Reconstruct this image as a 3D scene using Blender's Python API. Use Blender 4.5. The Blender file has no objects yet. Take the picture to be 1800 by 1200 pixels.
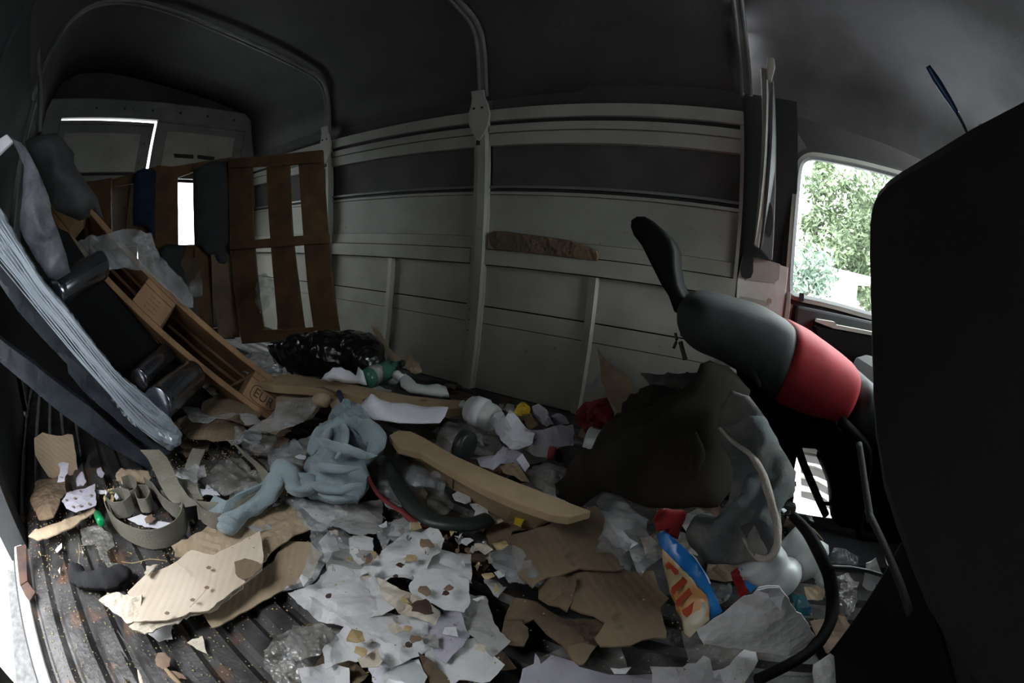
import bpy, bmesh, math, random
from mathutils import Vector, Matrix, noise
from mathutils.geometry import delaunay_2d_cdt
random.seed(7)
SC = bpy.context.scene
COL = SC.collection
R = math.radians
# ------------------------------------------------------------ camera: a diagonal fisheye held inside the side doorway
HC = 0.62                       # height of the lens over the load floor (m)
FPX = 750.0                     # equisolid focal length in pixels of an 1800 px wide frame
def _rot(yaw, pitch, roll):
    M0 = Matrix(((1, 0, 0), (0, 0, -1), (0, 1, 0)))
    return Matrix.Rotation(yaw, 3, 'Z') @ Matrix.Rotation(pitch, 3, 'X') @ M0 @ Matrix.Rotation(roll, 3, 'Z')
CM = _rot(R(26.8), R(-11.6), R(5.0))
cam = bpy.data.objects.new('camera', bpy.data.cameras.new('camera'))
COL.objects.link(cam)
cam.matrix_world = Matrix.Translation((0, 0, HC)) @ CM.to_4x4()
cd = cam.data
cd.type = 'PANO'; cd.sensor_fit = 'HORIZONTAL'; cd.sensor_width = 36.0
cd.clip_start = .01
cy_ = cd
cy_.panorama_type = 'FISHEYE_EQUISOLID'
cy_.fisheye_lens = FPX / 1800 * 36.0
cy_.fisheye_fov = R(220)
SC.camera = cam
# ------------------------------------------------------------ sky and exposure
w = bpy.data.worlds.new('sky'); SC.world = w; w.use_nodes = True
nt = w.node_tree; bg = nt.nodes['Background']
bg.inputs[0].default_value = (.94, .97, 1.0, 1)
# overcast sky: three times as bright overhead as at the horizon
g_ = nt.nodes.new('ShaderNodeTexCoord'); sx = nt.nodes.new('ShaderNodeSeparateXYZ'); nt.links.new(g_.outputs['Generated'], sx.inputs[0])
mr = nt.nodes.new('ShaderNodeMapRange'); nt.links.new(sx.outputs[2], mr.inputs[0])
mr.inputs[1].default_value = 0; mr.inputs[2].default_value = 1; mr.inputs[3].default_value = .6; mr.inputs[4].default_value = 1.8
nt.links.new(mr.outputs[0], bg.inputs[1])
SC.view_settings.view_transform = 'Standard'; SC.view_settings.look = 'None'
SC.view_settings.exposure = 3.8; SC.view_settings.gamma = 1.0
SC.cycles.max_bounces = 8; SC.cycles.diffuse_bounces = 5; SC.cycles.transparent_max_bounces = 16
SC.cycles.glossy_bounces = 4; SC.cycles.sample_clamp_indirect = 4.0
SC.cycles.use_denoising = True
SC.cycles.caustics_reflective = False; SC.cycles.caustics_refractive = False

# ------------------------------------------------------------ measuring helpers (ray through a picture point met with a real plane)
CAM = Vector((0, 0, HC))
def ray(px, py):
    u, v = px - 900.0, 600.0 - py
    r = math.hypot(u, v) + 1e-9
    th = 2 * math.asin(min(1, r / 2 / FPX))
    s = math.sin(th)
    return CM @ Vector((s * u / r, s * v / r, -math.cos(th)))
def onz(px, py, z=0.0):
    d = ray(px, py); return CAM + d * ((z - HC) / d.z)
def onx(px, py, X):
    d = ray(px, py); return CAM + d * (X / d.x)
def ony(px, py, Y):
    d = ray(px, py); return CAM + d * (Y / d.y)
def onpl(px, py, n, c):
    n = Vector(n); d = ray(px, py); return CAM + d * ((c - n.dot(CAM)) / n.dot(d))
def at(px, py, dist):
    return CAM + ray(px, py) * dist
WW = 1.65
def wyz(z):                     # the left side wall leans in a little towards roof and floor
    s = (z - HC) / WW
    for _ in range(3):
        y = WW * (1 - .03 * s - .224 * s * s); s = (z - HC) / y
    return WW * (1 - .03 * s - .224 * s * s)
def onwall(px, py):
    d = ray(px, py); s = d.z / d.y; Y = WW * (1 - .03 * s - .224 * s * s)
    return Vector((Y * d.x / d.y, Y, HC + Y * s))

# ------------------------------------------------------------ materials
MATS = {}
def mat(name, col, col2=None, rough=.6, metal=0, scale=8, bump=.0, bscale=60, alpha=None, contrast=(.35, .65), spec=.5, coat=0, sheen=0, trans=0, detail=6, aniso=None, dirt=None, crumple=None, flutes=None):
    m = bpy.data.materials.new(name); m.use_nodes = True
    n = m.node_tree.nodes; l = m.node_tree.links
    p = n['Principled BSDF']
    p.inputs['Roughness'].default_value = rough; p.inputs['Metallic'].default_value = metal
    p.inputs['Specular IOR Level'].default_value = spec
    p.inputs['Coat Weight'].default_value = coat
    p.inputs['Sheen Weight'].default_value = sheen
    tc = n.new('ShaderNodeTexCoord')
    mp = n.new('ShaderNodeMapping'); l.new(tc.outputs['Object'], mp.inputs[0])
    if aniso: mp.inputs['Scale'].default_value = aniso
    nz = n.new('ShaderNodeTexNoise'); nz.inputs['Scale'].default_value = scale; nz.inputs['Detail'].default_value = detail
    l.new(mp.outputs[0], nz.inputs[0])
    rp = n.new('ShaderNodeValToRGB'); l.new(nz.outputs[0], rp.inputs[0])
    rp.color_ramp.elements[0].position = contrast[0]; rp.color_ramp.elements[1].position = contrast[1]
    c2 = col2 or tuple(c * .72 for c in col)
    rp.color_ramp.elements[0].color = (*c2, 1); rp.color_ramp.elements[1].color = (*col, 1)
    out = rp.outputs[0]
    if dirt:                                     # (colour, scale, threshold)
        dz = n.new('ShaderNodeTexNoise'); dz.inputs['Scale'].default_value = dirt[1]; dz.inputs['Detail'].default_value = 8
        l.new(tc.outputs['Object'], dz.inputs[0])
        dr = n.new('ShaderNodeValToRGB'); l.new(dz.outputs[0], dr.inputs[0])
        dr.color_ramp.elements[0].position = dirt[2]; dr.color_ramp.elements[1].position = dirt[2] + .06
        mx = n.new('ShaderNodeMix'); mx.data_type = 'RGBA'
        l.new(dr.outputs[0], mx.inputs[0]); l.new(out, mx.inputs[6]); mx.inputs[7].default_value = (*dirt[0], 1)
        out = mx.outputs[2]
    l.new(out, p.inputs['Base Color'])
    if bump:
        bz = n.new('ShaderNodeTexNoise'); bz.inputs['Scale'].default_value = bscale; bz.inputs['Detail'].default_value = 4
        l.new(mp.outputs[0], bz.inputs[0])
        bp = n.new('ShaderNodeBump'); bp.inputs['Strength'].default_value = bump; bp.inputs['Distance'].default_value = .004
        l.new(bz.outputs[0], bp.inputs['Height']); l.new(bp.outputs[0], p.inputs['Normal'])
    if crumple:                                  # (cells per metre, strength): sharp random facets
        wz = n.new('ShaderNodeTexNoise'); wz.inputs['Scale'].default_value = crumple[0] * .6
        l.new(tc.outputs['Object'], wz.inputs[0])
        va = n.new('ShaderNodeVectorMath'); va.operation = 'MULTIPLY_ADD'; l.new(wz.outputs[1], va.inputs[0]); va.inputs[1].default_value = (.8 / crumple[0],) * 3; l.new(tc.outputs['Object'], va.inputs[2])
        h_ = None
        for sc_, st_ in ((1, 1), (2.7, .45)):
            vo = n.new('ShaderNodeTexVoronoi'); vo.inputs['Scale'].default_value = crumple[0] * sc_; l.new(va.outputs[0], vo.inputs['Vector'])
            ml = n.new('ShaderNodeMath'); ml.operation = 'MULTIPLY_ADD'; l.new(vo.outputs['Distance'], ml.inputs[0]); ml.inputs[1].default_value = st_
            if h_ is not None: l.new(h_, ml.inputs[2])
            else: ml.inputs[2].default_value = 0
            h_ = ml.outputs[0]
        b2 = n.new('ShaderNodeBump'); b2.inputs['Strength'].default_value = crumple[1]; b2.inputs['Distance'].default_value = .35 / crumple[0]
        l.new(h_, b2.inputs['Height'])
        if bump: l.new(bp.outputs[0], b2.inputs['Normal'])
        l.new(b2.outputs[0], p.inputs['Normal'])
    if flutes:                                   # corrugation lines of cardboard
        wv = n.new('ShaderNodeTexWave'); wv.inputs['Scale'].default_value = flutes; wv.inputs['Distortion'].default_value = 1.2; wv.inputs['Detail'].default_value = 2
        wv.bands_direction = 'DIAGONAL'; l.new(tc.outputs['Object'], wv.inputs[0])
        b3 = n.new('ShaderNodeBump'); b3.inputs['Strength'].default_value = .35; b3.inputs['Distance'].default_value = .002
        l.new(wv.outputs[1], b3.inputs['Height'])
        if bump: l.new(bp.outputs[0], b3.inputs['Normal'])
        l.new(b3.outputs[0], p.inputs['Normal'])
    if alpha is not None:
        tr = n.new('ShaderNodeBsdfTransparent'); tr.inputs[0].default_value = (.95, .96, .97, 1)
        ms = n.new('ShaderNodeMixShader')
        az = n.new('ShaderNodeTexNoise'); az.inputs['Scale'].default_value = 14; az.inputs['Detail'].default_value = 5
        l.new(tc.outputs['Object'], az.inputs[0])
        ar = n.new('ShaderNodeMapRange'); l.new(az.outputs[0], ar.inputs[0])
        ar.inputs[1].default_value = .3; ar.inputs[2].default_value = .7
        ar.inputs[3].default_value = alpha[0]; ar.inputs[4].default_value = alpha[1]
        l.new(ar.outputs[0], ms.inputs[0]); l.new(tr.outputs[0], ms.inputs[1]); l.new(p.outputs[0], ms.inputs[2])
        l.new(ms.outputs[0], n['Material Output'].inputs[0])
    MATS[name] = m
    return m
mat('floor_metal', (.085, .08, .08), (.016, .015, .015), rough=.5, metal=.1, scale=9, bump=.6, bscale=70, contrast=(.38, .7), dirt=((.085, .05, .035), 13, .58))
mat('van_white', (.36, .362, .32), (.27, .272, .235), rough=.5, scale=4, bump=.08, bscale=150, dirt=((.20, .18, .14), 30, .70))
mat('van_cream', (.40, .39, .34), (.31, .30, .255), rough=.5, scale=5, bump=.05, bscale=120, dirt=((.25, .2, .15), 26, .70))
mat('band_dark', (.085, .08, .077), (.055, .052, .05), rough=.8, scale=7, bump=.2, bscale=200)
mat('roof_dark', (.05, .048, .047), (.032, .031, .032), rough=.75, scale=3, bump=.25, bscale=120, dirt=((.04, .038, .036), 12, .62))
mat('headliner', (.125, .125, .132), (.05, .048, .048), rough=.8, scale=2.2, bump=.2, bscale=220)
mat('bow_metal', (.17, .18, .17), (.11, .115, .11), rough=.38, scale=9, bump=.05)
mat('seam_black', (.018, .018, .018), rough=.8)
mat('seal_black', (.02, .021, .022), rough=.45)
mat('rear_door', (.20, .205, .2), (.14, .14, .138), rough=.6, scale=5, dirt=((.08, .07, .06), 25, .66))
mat('trim_dark', (.03, .033, .036), (.022, .024, .026), rough=.6, scale=10, bump=.2, bscale=200)
mat('trim_grey', (.17, .18, .19), (.12, .125, .13), rough=.5, scale=10)
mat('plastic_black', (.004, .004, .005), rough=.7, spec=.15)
mat('sill_white', (.66, .66, .62), (.5, .49, .44), rough=.6, scale=9, bump=.3, bscale=60, dirt=((.30, .26, .2), 22, .63))
mat('rust', (.07, .032, .02), (.03, .016, .013), rough=.85, scale=30, bump=.5, bscale=90)
mat('concrete', (.33, .33, .33), (.24, .24, .245), rough=.9, scale=6, bump=.5, bscale=90)
mat('asphalt_dark', (.12, .12, .12), (.07, .07, .07), rough=.95, scale=30, bump=.6, bscale=120)
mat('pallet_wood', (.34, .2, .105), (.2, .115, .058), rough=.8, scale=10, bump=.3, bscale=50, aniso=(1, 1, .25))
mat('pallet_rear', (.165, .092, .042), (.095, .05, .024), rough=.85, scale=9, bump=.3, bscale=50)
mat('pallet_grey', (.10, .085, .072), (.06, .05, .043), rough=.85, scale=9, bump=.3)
mat('board_wood', (.38, .275, .165), (.25, .175, .1), rough=.8, scale=7, bump=.3, bscale=50, dirt=((.24, .12, .05), 11, .66))
mat('ink', (.05, .03, .025), rough=.8)
mat('card_pale', (.66, .565, .45), (.53, .44, .34), rough=.85, scale=5, bump=.2, bscale=90, dirt=((.36, .26, .17), 14, .69), flutes=28)
mat('card_mid', (.40, .305, .21), (.31, .235, .155), rough=.85, scale=6, bump=.2, bscale=90, dirt=((.2, .14, .09), 12, .66), flutes=30)
mat('card_brown', (.23, .165, .105), (.15, .108, .068), rough=.85, scale=5, bump=.25, bscale=70, dirt=((.1, .08, .055), 10, .63), flutes=26)
mat('card_dark', (.17, .115, .068), (.1, .07, .045), rough=.85, scale=7, bump=.25, crumple=(18, .5))
mat('card_core', (.66, .6, .5), (.46, .4, .32), rough=.9, scale=60, bump=.6, bscale=150, aniso=(1, .15, 1))
mat('paper_white', (.66, .66, .67), (.56, .56, .565), rough=.75, scale=7, bump=.12, bscale=60, dirt=((.33, .26, .15), 17, .68), crumple=(17, .28))
mat('paper_clean', (.70, .70, .76), (.62, .62, .68), rough=.7, scale=5)
mat('paper_grey', (.40, .40, .39), (.29, .285, .27), rough=.8, scale=9, bump=.15, dirt=((.2, .14, .08), 15, .64), crumple=(20, .4))
mat('paper_lilac', (.44, .42, .49), (.34, .33, .38), rough=.75, scale=7, dirt=((.15, .12, .12), 40, .66), crumple=(16, .25))
mat('film', (.66, .68, .70), (.5, .51, .52), rough=.1, scale=12, alpha=(.06, .42), spec=1, bump=.8, bscale=40, crumple=(42, 1))
mat('film_thick', (.46, .52, .60), (.26, .31, .37), rough=.2, scale=5, spec=1, contrast=(.3, .7))
mat('film_dirty', (.46, .44, .41), (.27, .25, .22), rough=.14, scale=14, alpha=(.14, .52), spec=1, bump=.8, bscale=40, crumple=(38, 1))
mat('film_dark', (.045, .055, .07), (.025, .03, .04), rough=.3, scale=10, alpha=(.7, .95))
mat('bag_black', (.008, .008, .009), rough=.2, spec=.8, bump=.5, bscale=30, crumple=(9, .45))
mat('cloth_teal', (.26, .33, .355), (.19, .25, .275), rough=.95, scale=10, bump=.5, bscale=260, sheen=.3)
mat('cloth_black', (.018, .018, .021), (.01, .01, .012), rough=.9, scale=20, bump=.4, bscale=200)
mat('cloth_blue', (.02, .035, .085), (.012, .02, .05), rough=.95, scale=12, bump=.3)
mat('cloth_grey', (.17, .175, .2), (.07, .07, .085), rough=.95, scale=18, bump=.7, bscale=160)
mat('cloth_dark', (.052, .053, .056), (.03, .032, .035), rough=.9, scale=8, bump=.3, bscale=150)
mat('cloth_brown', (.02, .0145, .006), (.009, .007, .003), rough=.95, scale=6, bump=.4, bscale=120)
mat('felt', (.17, .16, .148), (.085, .1, .102), rough=1, scale=9, bump=.6, bscale=220, contrast=(.42, .6))
mat('felt_light', (.42, .36, .32), (.3, .27, .25), rough=1, scale=14, bump=.6, bscale=200)
mat('webbing', (.22, .205, .165), (.15, .14, .11), rough=.75, scale=12, bump=.5, bscale=180)
mat('rubber', (.022, .03, .028), (.012, .018, .017), rough=.4, scale=14)
mat('red_cord', (.22, .03, .035), rough=.6)
mat('red_plastic', (.32, .012, .015), (.2, .008, .01), rough=.45)
mat('red_cloth', (.20, .012, .014), (.12, .008, .01), rough=.8, bump=.4)
mat('seat_grey', (.034, .041, .041), (.022, .027, .027), rough=.7, scale=16, bump=.25, bscale=300)
mat('seat_red', (.42, .018, .028), (.33, .013, .022), rough=.75, scale=16, bump=.25, bscale=300)
mat('seat_black', (.007, .007, .008), rough=.85, bump=.3, bscale=250)
mat('bottle_white', (.55, .58, .57), (.46, .49, .49), rough=.3, scale=8)
mat('bottle_green', (.07, .2, .15), (.04, .13, .1), rough=.12, alpha=(.7, .95))
mat('chrome_dark', (.3, .32, .37), (.22, .24, .28), rough=.2, metal=.95, scale=5)
mat('pack_blue', (.012, .19, .55), (.01, .14, .45), rough=.3, scale=6)
mat('pack_orange', (.55, .26, .09), (.5, .4, .24), rough=.35, scale=9, contrast=(.45, .6))
mat('pack_red', (.42, .06, .02), rough=.4)
mat('pack_cream', (.55, .5, .38), (.42, .36, .22), rough=.35, scale=9)
mat('yellow', (.62, .45, .02), (.45, .3, .02), rough=.6, scale=30)
mat('green', (.0, .32, .1), rough=.4)
mat('teal_plastic', (.05, .27, .34), rough=.35)
mat('leaf_dry', (.24, .16, .11), (.16, .1, .07), rough=.8, scale=20)
mat('crumb', (.50, .40, .22), (.36, .26, .12), rough=.8, scale=30)
mat('foliage', (.17, .215, .12), (.08, .115, .06), rough=.6, scale=2)
mat('foliage_blue', (.2, .27, .2), (.12, .17, .13), rough=.6, scale=2)
mat('bark', (.12, .1, .085), rough=.9)
mat('blocker_wall', (.16, .16, .15), (.11, .11, .105), rough=.9, scale=2)
mat('stucco', (.62, .60, .56), (.55, .53, .5), rough=.9)
mat('driver', (.01, .05, .16), (.008, .035, .11), rough=.35)
def glassmat():
    m = bpy.data.materials.new('pane_glass'); m.use_nodes = True
    n = m.node_tree.nodes; l = m.node_tree.links
    n.remove(n['Principled BSDF'])
    t = n.new('ShaderNodeBsdfTransparent'); g = n.new('ShaderNodeBsdfGlossy'); g.inputs['Roughness'].default_value = .03
    t.inputs[0].default_value = (.93, .96, .95, 1)
    x = n.new('ShaderNodeMixShader'); x.inputs[0].default_value = .05
    l.new(t.outputs[0], x.inputs[1]); l.new(g.outputs[0], x.inputs[2]); l.new(x.outputs[0], n['Material Output'].inputs[0])
    MATS['pane_glass'] = m
glassmat()

# ------------------------------------------------------------ object helpers
def link(name, verts, faces, m, parent=None, smooth=False, label=None, cat=None, group=None, kind=None, loc=None):
    """one mesh object; a top-level one gets its origin at its own base"""
    vs = [Vector(v) for v in verts]
    if parent is None and loc is None:
        lo = [min(v[i] for v in vs) for i in range(3)]; hi = [max(v[i] for v in vs) for i in range(3)]
        loc = Vector(((lo[0] + hi[0]) / 2, (lo[1] + hi[1]) / 2, lo[2]))
    off = loc or Vector((0, 0, 0))
    if parent is not None: off = Vector(parent['_o']) if '_o' in parent else Vector((0, 0, 0))
    me = bpy.data.meshes.new(name)
    me.from_pydata([v - off for v in vs], [], faces)
    me.materials.append(MATS[m] if isinstance(m, str) else m)
    bm = bmesh.new(); bm.from_mesh(me); bmesh.ops.recalc_face_normals(bm, faces=bm.faces); bm.to_mesh(me); bm.free()
    if smooth:
        for p in me.polygons: p.use_smooth = True
    o = bpy.data.objects.new(name, me); COL.objects.link(o)
    if parent is not None: o.parent = parent
    else: o.location = off
    o['_o'] = tuple(off)
    tag(o, label, cat, group, kind)
    return o
def tag(o, label=None, cat=None, group=None, kind=None):
    if label: o['label'] = label
    if cat: o['category'] = cat
    if group: o['group'] = group
    if kind: o['kind'] = kind
    return o
def empty(name, loc, label=None, cat=None, group=None, kind=None):
    o = bpy.data.objects.new(name, None); COL.objects.link(o); o.location = loc; o.empty_display_size = .05
    o['_o'] = tuple(loc)
    return tag(o, label, cat, group, kind)
def box_mesh(p0, ax, ay, az):
    """a box: corner p0 and three edge vectors"""
    p0, ax, ay, az = map(Vector, (p0, ax, ay, az))
    v = [p0, p0 + ax, p0 + ax + ay, p0 + ay, p0 + az, p0 + ax + az, p0 + ax + ay + az, p0 + ay + az]
    f = [(0, 3, 2, 1), (4, 5, 6, 7), (0, 1, 5, 4), (1, 2, 6, 5), (2, 3, 7, 6), (3, 0, 4, 7)]
    return v, f
def bevel(o, wdt=.003, seg=2):
    b = o.modifiers.new('bevel', 'BEVEL'); b.width = wdt; b.segments = seg; b.limit_method = 'ANGLE'; b.angle_limit = R(40)
    return o
def box(name, lo, hi, m, parent=None, bev=.002, **k):
    v, f = box_mesh(lo, (hi[0] - lo[0], 0, 0), (0, hi[1] - lo[1], 0), (0, 0, hi[2] - lo[2]))
    o = link(name, v, f, m, parent, **k)
    return bevel(o, bev) if bev else o
def prism(name, pts, thick, m, parent=None, bev=0, smooth=False, **k):
    """a flat outline given thickness: pts in 3D, thick a vector"""
    t = Vector(thick); n = len(pts)
    v = [Vector(p) for p in pts] + [Vector(p) + t for p in pts]
    f = [tuple(range(n)), tuple(range(2 * n - 1, n - 1, -1))] + [(i, (i + 1) % n, n + (i + 1) % n, n + i) for i in range(n)]
    o = link(name, v, f, m, parent, smooth, **k)
    return bevel(o, bev) if bev else o
def newell(pts):
    n = Vector((0, 0, 0))
    for i in range(len(pts)):
        a, b = pts[i], pts[(i + 1) % len(pts)]
        n += Vector(((a.y - b.y) * (a.z + b.z), (a.z - b.z) * (a.x + b.x), (a.x - b.x) * (a.y + b.y)))
    n.normalize()
    c = sum(pts, Vector()) / len(pts)
    if n.dot(CAM - c) < 0: n = -n
    return c, n
def crease(p, f, seed):
    d, _ = noise.voronoi(p * f + Vector((seed, seed * 1.7, 3)))
    return min(1, (d[1] - d[0]) * 1.2) - .4
def sheet(name, pts, m, seg=.02, thick=.003, amp=.006, freq=12, kind_='crumple', dome=0, rag=.003, seed=None, closed=False, domew=.06, **k):
    """a thin irregular sheet (card, paper, film, cloth) with its own outline, edge and relief"""
    seed = seed if seed is not None else random.random() * 50
    pts = [Vector(p) for p in pts]
    c, n = newell(pts)
    u = (pts[1] - pts[0]); u -= n * u.dot(n); u.normalize(); v = n.cross(u)
    ring = []
    for i in range(len(pts)):
        a, b = pts[i], pts[(i + 1) % len(pts)]
        L = (b - a).length; q = max(1, int(L / seg))
        for j in range(q):
            p = a.lerp(b, j / q)
            if j and rag: p = p + (u * random.uniform(-1, 1) + v * random.uniform(-1, 1)) * rag
            ring.append(p)
    loc2 = [Vector(((p - c).dot(u), (p - c).dot(v))) for p in ring]
    hh = [(p - c).dot(n) for p in pts]; h2 = [Vector(((p - c).dot(u), (p - c).dot(v))) for p in pts]
    lo = Vector((min(p.x for p in loc2), min(p.y for p in loc2))); hi = Vector((max(p.x for p in loc2), max(p.y for p in loc2)))
    ins = []
    def inside(x, y):
        r = False; j = len(loc2) - 1
        for i in range(len(loc2)):
            a, b = loc2[i], loc2[j]
            if (a.y > y) != (b.y > y) and x < (b.x - a.x) * (y - a.y) / (b.y - a.y) + a.x: r = not r
            j = i
        return r
    y = lo.y + seg * .5; row = 0
    while y < hi.y:
        x = lo.x + seg * (.5 if row % 2 else 0)
        while x < hi.x:
            q = Vector((x + random.uniform(-.25, .25) * seg, y + random.uniform(-.25, .25) * seg))
            if inside(q.x, q.y) and min((q - r_).length_squared for r_ in loc2) > (seg * .45) ** 2: ins.append(q)
            x += seg
        y += seg * .87; row += 1
    N = len(loc2)
    res = delaunay_2d_cdt(loc2 + ins, [], [list(range(N))], 1, 1e-7)
    V2, F = res[0], res[2]
    def edged(q): return math.sqrt(min((q - r_).length_squared for r_ in loc2))
    V3 = []
    for q in V2:
        q = Vector(q)
        ws = hs = 0
        for hp, hv in zip(h2, hh):
            w_ = 1 / ((q - hp).length_squared + 1e-6) ** 1.3; ws += w_; hs += w_ * hv
        h = hs / ws
        P = Vector((q.x, q.y, 0))
        if kind_ == 'crumple':
            h += amp * (crease(P, freq, seed) + .6 * noise.noise(P * freq * .6 + Vector((seed, 0, 0))))
        elif kind_ == 'flat':
            h += amp * noise.noise(P * freq + Vector((seed, 0, 0)))
        elif kind_ == 'stretch':
            h += amp * noise.noise(Vector((q.x * freq * .05, q.y * freq * 3, seed))) + amp * .5 * noise.noise(Vector((q.x * freq * .1, q.y * freq * 7, seed)))
        elif kind_ == 'flute':
            h += amp * noise.noise(P * freq * .4 + Vector((seed, 0, 0))) + amp * .35 * math.sin(q.x * 900)
        elif kind_ == 'cloth':
            wv = noise.noise(P * freq * .5 + Vector((seed, 2, 0))); w2 = noise.noise(P * freq * .5 + Vector((9, seed, 0)))
            Q = Vector((q.x * freq * .9 + wv * 1.6, q.y * freq * .45 + w2 * 1.6, seed))
            h += (1 - .85 * math.exp(-edged(q) / .02)) * (amp * 1.5 * (1 - 2.2 * abs(noise.noise(Q))) + amp * .45 * (1 - 2 * abs(noise.noise(Q * 2.3))))
        if dome:
            e = edged(q); h += dome * (1 - math.exp(-e / domew))
        V3.append(c + u * q.x + v * q.y + n * h)
    back = [p - n * thick for p in V3] if not closed else [c + u * q[0] + v * q[1] + n * (-thick + min(0, 0)) for q in V2]
    nV = len(V3); cnt = {}
    for f in F:
        for i in range(len(f)):
            e = (f[i], f[(i + 1) % len(f)]); cnt[e] = 1
    faces = [tuple(f) for f in F] + [tuple(nV + i for i in reversed(f)) for f in F]
    for (a, b) in cnt:
        if (b, a) not in cnt: faces.append((a, b, nV + b, nV + a))
    return link(name, V3 + back, faces, m, **k)
def resample(pts, n):
    pts = [Vector(p) for p in pts]; L = [0]
    for a, b in zip(pts, pts[1:]): L.append(L[-1] + (b - a).length)
    out = []; j = 0
    for i in range(n):
        t = L[-1] * i / (n - 1)
        while j < len(pts) - 2 and L[j + 1] < t: j += 1
        d = L[j + 1] - L[j] or 1; out.append(pts[j].lerp(pts[j + 1], (t - L[j]) / d))
    return out
def smoothpath(pts, n):
    p = resample(pts, n)
    for _ in range(max(1, n // 14)):
        p = [p[0]] + [(p[i - 1] + p[i] * 2 + p[i + 1]) / 4 for i in range(1, len(p) - 1)] + [p[-1]]
    return p
def tube(name, pts, r, m, n=30, k_=8, smooth=True, flat=1.0, up=(0, 0, 1), wr=0, **kw):
    """a round (or flattened) tube along a path, r a number or a list"""
    P = smoothpath(pts, n); V = []; F = []
    rs = r if isinstance(r, (list, tuple)) else [r, r]
    for i, p in enumerate(P):
        t = (P[min(i + 1, n - 1)] - P[max(i - 1, 0)]).normalized()
        s = t.cross(Vector(up)); s.normalize(); q = s.cross(t)
        f = i / (n - 1) * (len(rs) - 1); a = int(min(f, len(rs) - 2)); rr = rs[a] + (rs[a + 1] - rs[a]) * (f - a)
        for j in range(k_):
            an = 2 * math.pi * j / k_
            x = rr * (1 + wr * noise.noise(p * 30 + Vector((j * 1.3, 0, 0))))
            V.append(p + s * math.cos(an) * x + q * math.sin(an) * x * flat)
    for i in range(n - 1):
        for j in range(k_):
            F.append((i * k_ + j, i * k_ + (j + 1) % k_, (i + 1) * k_ + (j + 1) % k_, (i + 1) * k_ + j))
    F.append(tuple(range(k_))); F.append(tuple((n - 1) * k_ + j for j in reversed(range(k_))))
    return link(name, V, F, m, smooth=smooth, **kw)
def ribbon(name, pts, wv, m, n=40, th=.003, **kw):
    """a flat band; wv is the width vector or a list of width vectors along the path"""
    P = smoothpath(pts, n); V = []; F = []
    W = [Vector(x) for x in wv] if isinstance(wv, list) else [Vector(wv)] * 2
    for i, p in enumerate(P):
        f = i / (n - 1) * (len(W) - 1); a = int(min(f, len(W) - 2)); ww = W[a].lerp(W[a + 1], f - a)
        t = (P[min(i + 1, n - 1)] - P[max(i - 1, 0)]).normalized(); q = t.cross(ww).normalized() * th
        V += [p - ww / 2, p + ww / 2, p + ww / 2 + q, p - ww / 2 + q]
    for i in range(n - 1):
        for j in range(4): F.append((i * 4 + j, i * 4 + (j + 1) % 4, i * 4 + 4 + (j + 1) % 4, i * 4 + 4 + j))
    F += [(0, 1, 2, 3), (n * 4 - 1, n * 4 - 2, n * 4 - 3, n * 4 - 4)]
    return link(name, V, F, m, smooth=False, **kw)
def lathe(name, a, b, prof, m, k_=20, dent=0, **kw):
    """turned body from a to b; prof = [(t, r)]"""
    a, b = Vector(a), Vector(b); t = (b - a).normalized()
    s = t.cross(Vector((0, 0, 1))); s = s.normalized() if s.length > .05 else Vector((1, 0, 0)); q = s.cross(t)
    V = []; F = []
    for (f, r) in prof:
        p = a.lerp(b, f)
        for j in range(k_):
            an = 2 * math.pi * j / k_; d = s * math.cos(an) + q * math.sin(an)
            V.append(p + d * r * (1 + dent * noise.noise((p + d * .05) * 18)))
    n = len(prof)
    for i in range(n - 1):
        for j in range(k_): F.append((i * k_ + j, i * k_ + (j + 1) % k_, (i + 1) * k_ + (j + 1) % k_, (i + 1) * k_ + j))
    F.append(tuple(range(k_))); F.append(tuple((n - 1) * k_ + j for j in reversed(range(k_))))
    o = link(name, V, F, m, smooth=True, **kw)
    return o
def Z(pts, z=0.03, ox=0, oy=0, s=1.0):
    """picture outline laid on a level z (a third entry overrides z)"""
    return [onz(ox + p[0] / s, oy + p[1] / s, p[2] if len(p) > 2 else z) for p in pts]
def ringmesh(name, outer, inner, thick, m, parent=None, **k):
    n = len(outer); t = Vector(thick)
    V = [Vector(p) for p in outer] + [Vector(p) for p in inner]; V += [p + t for p in V]
    F = []
    for i in range(n):
        j = (i + 1) % n
        F += [(i, j, n + j, n + i), (2 * n + i, 3 * n + i, 3 * n + j, 2 * n + j), (i, 2 * n + i, 2 * n + j, j), (n + i, n + j, 3 * n + j, 3 * n + i)]
    return link(name, V, F, m, parent, **k)
# ============================================================ THE SETTING
ST = 'structure'
XR, XF = -3.27, .075             # rear end and front end of the load bay's side wall
YR = -.36                        # right side wall (with the open side door)
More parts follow.
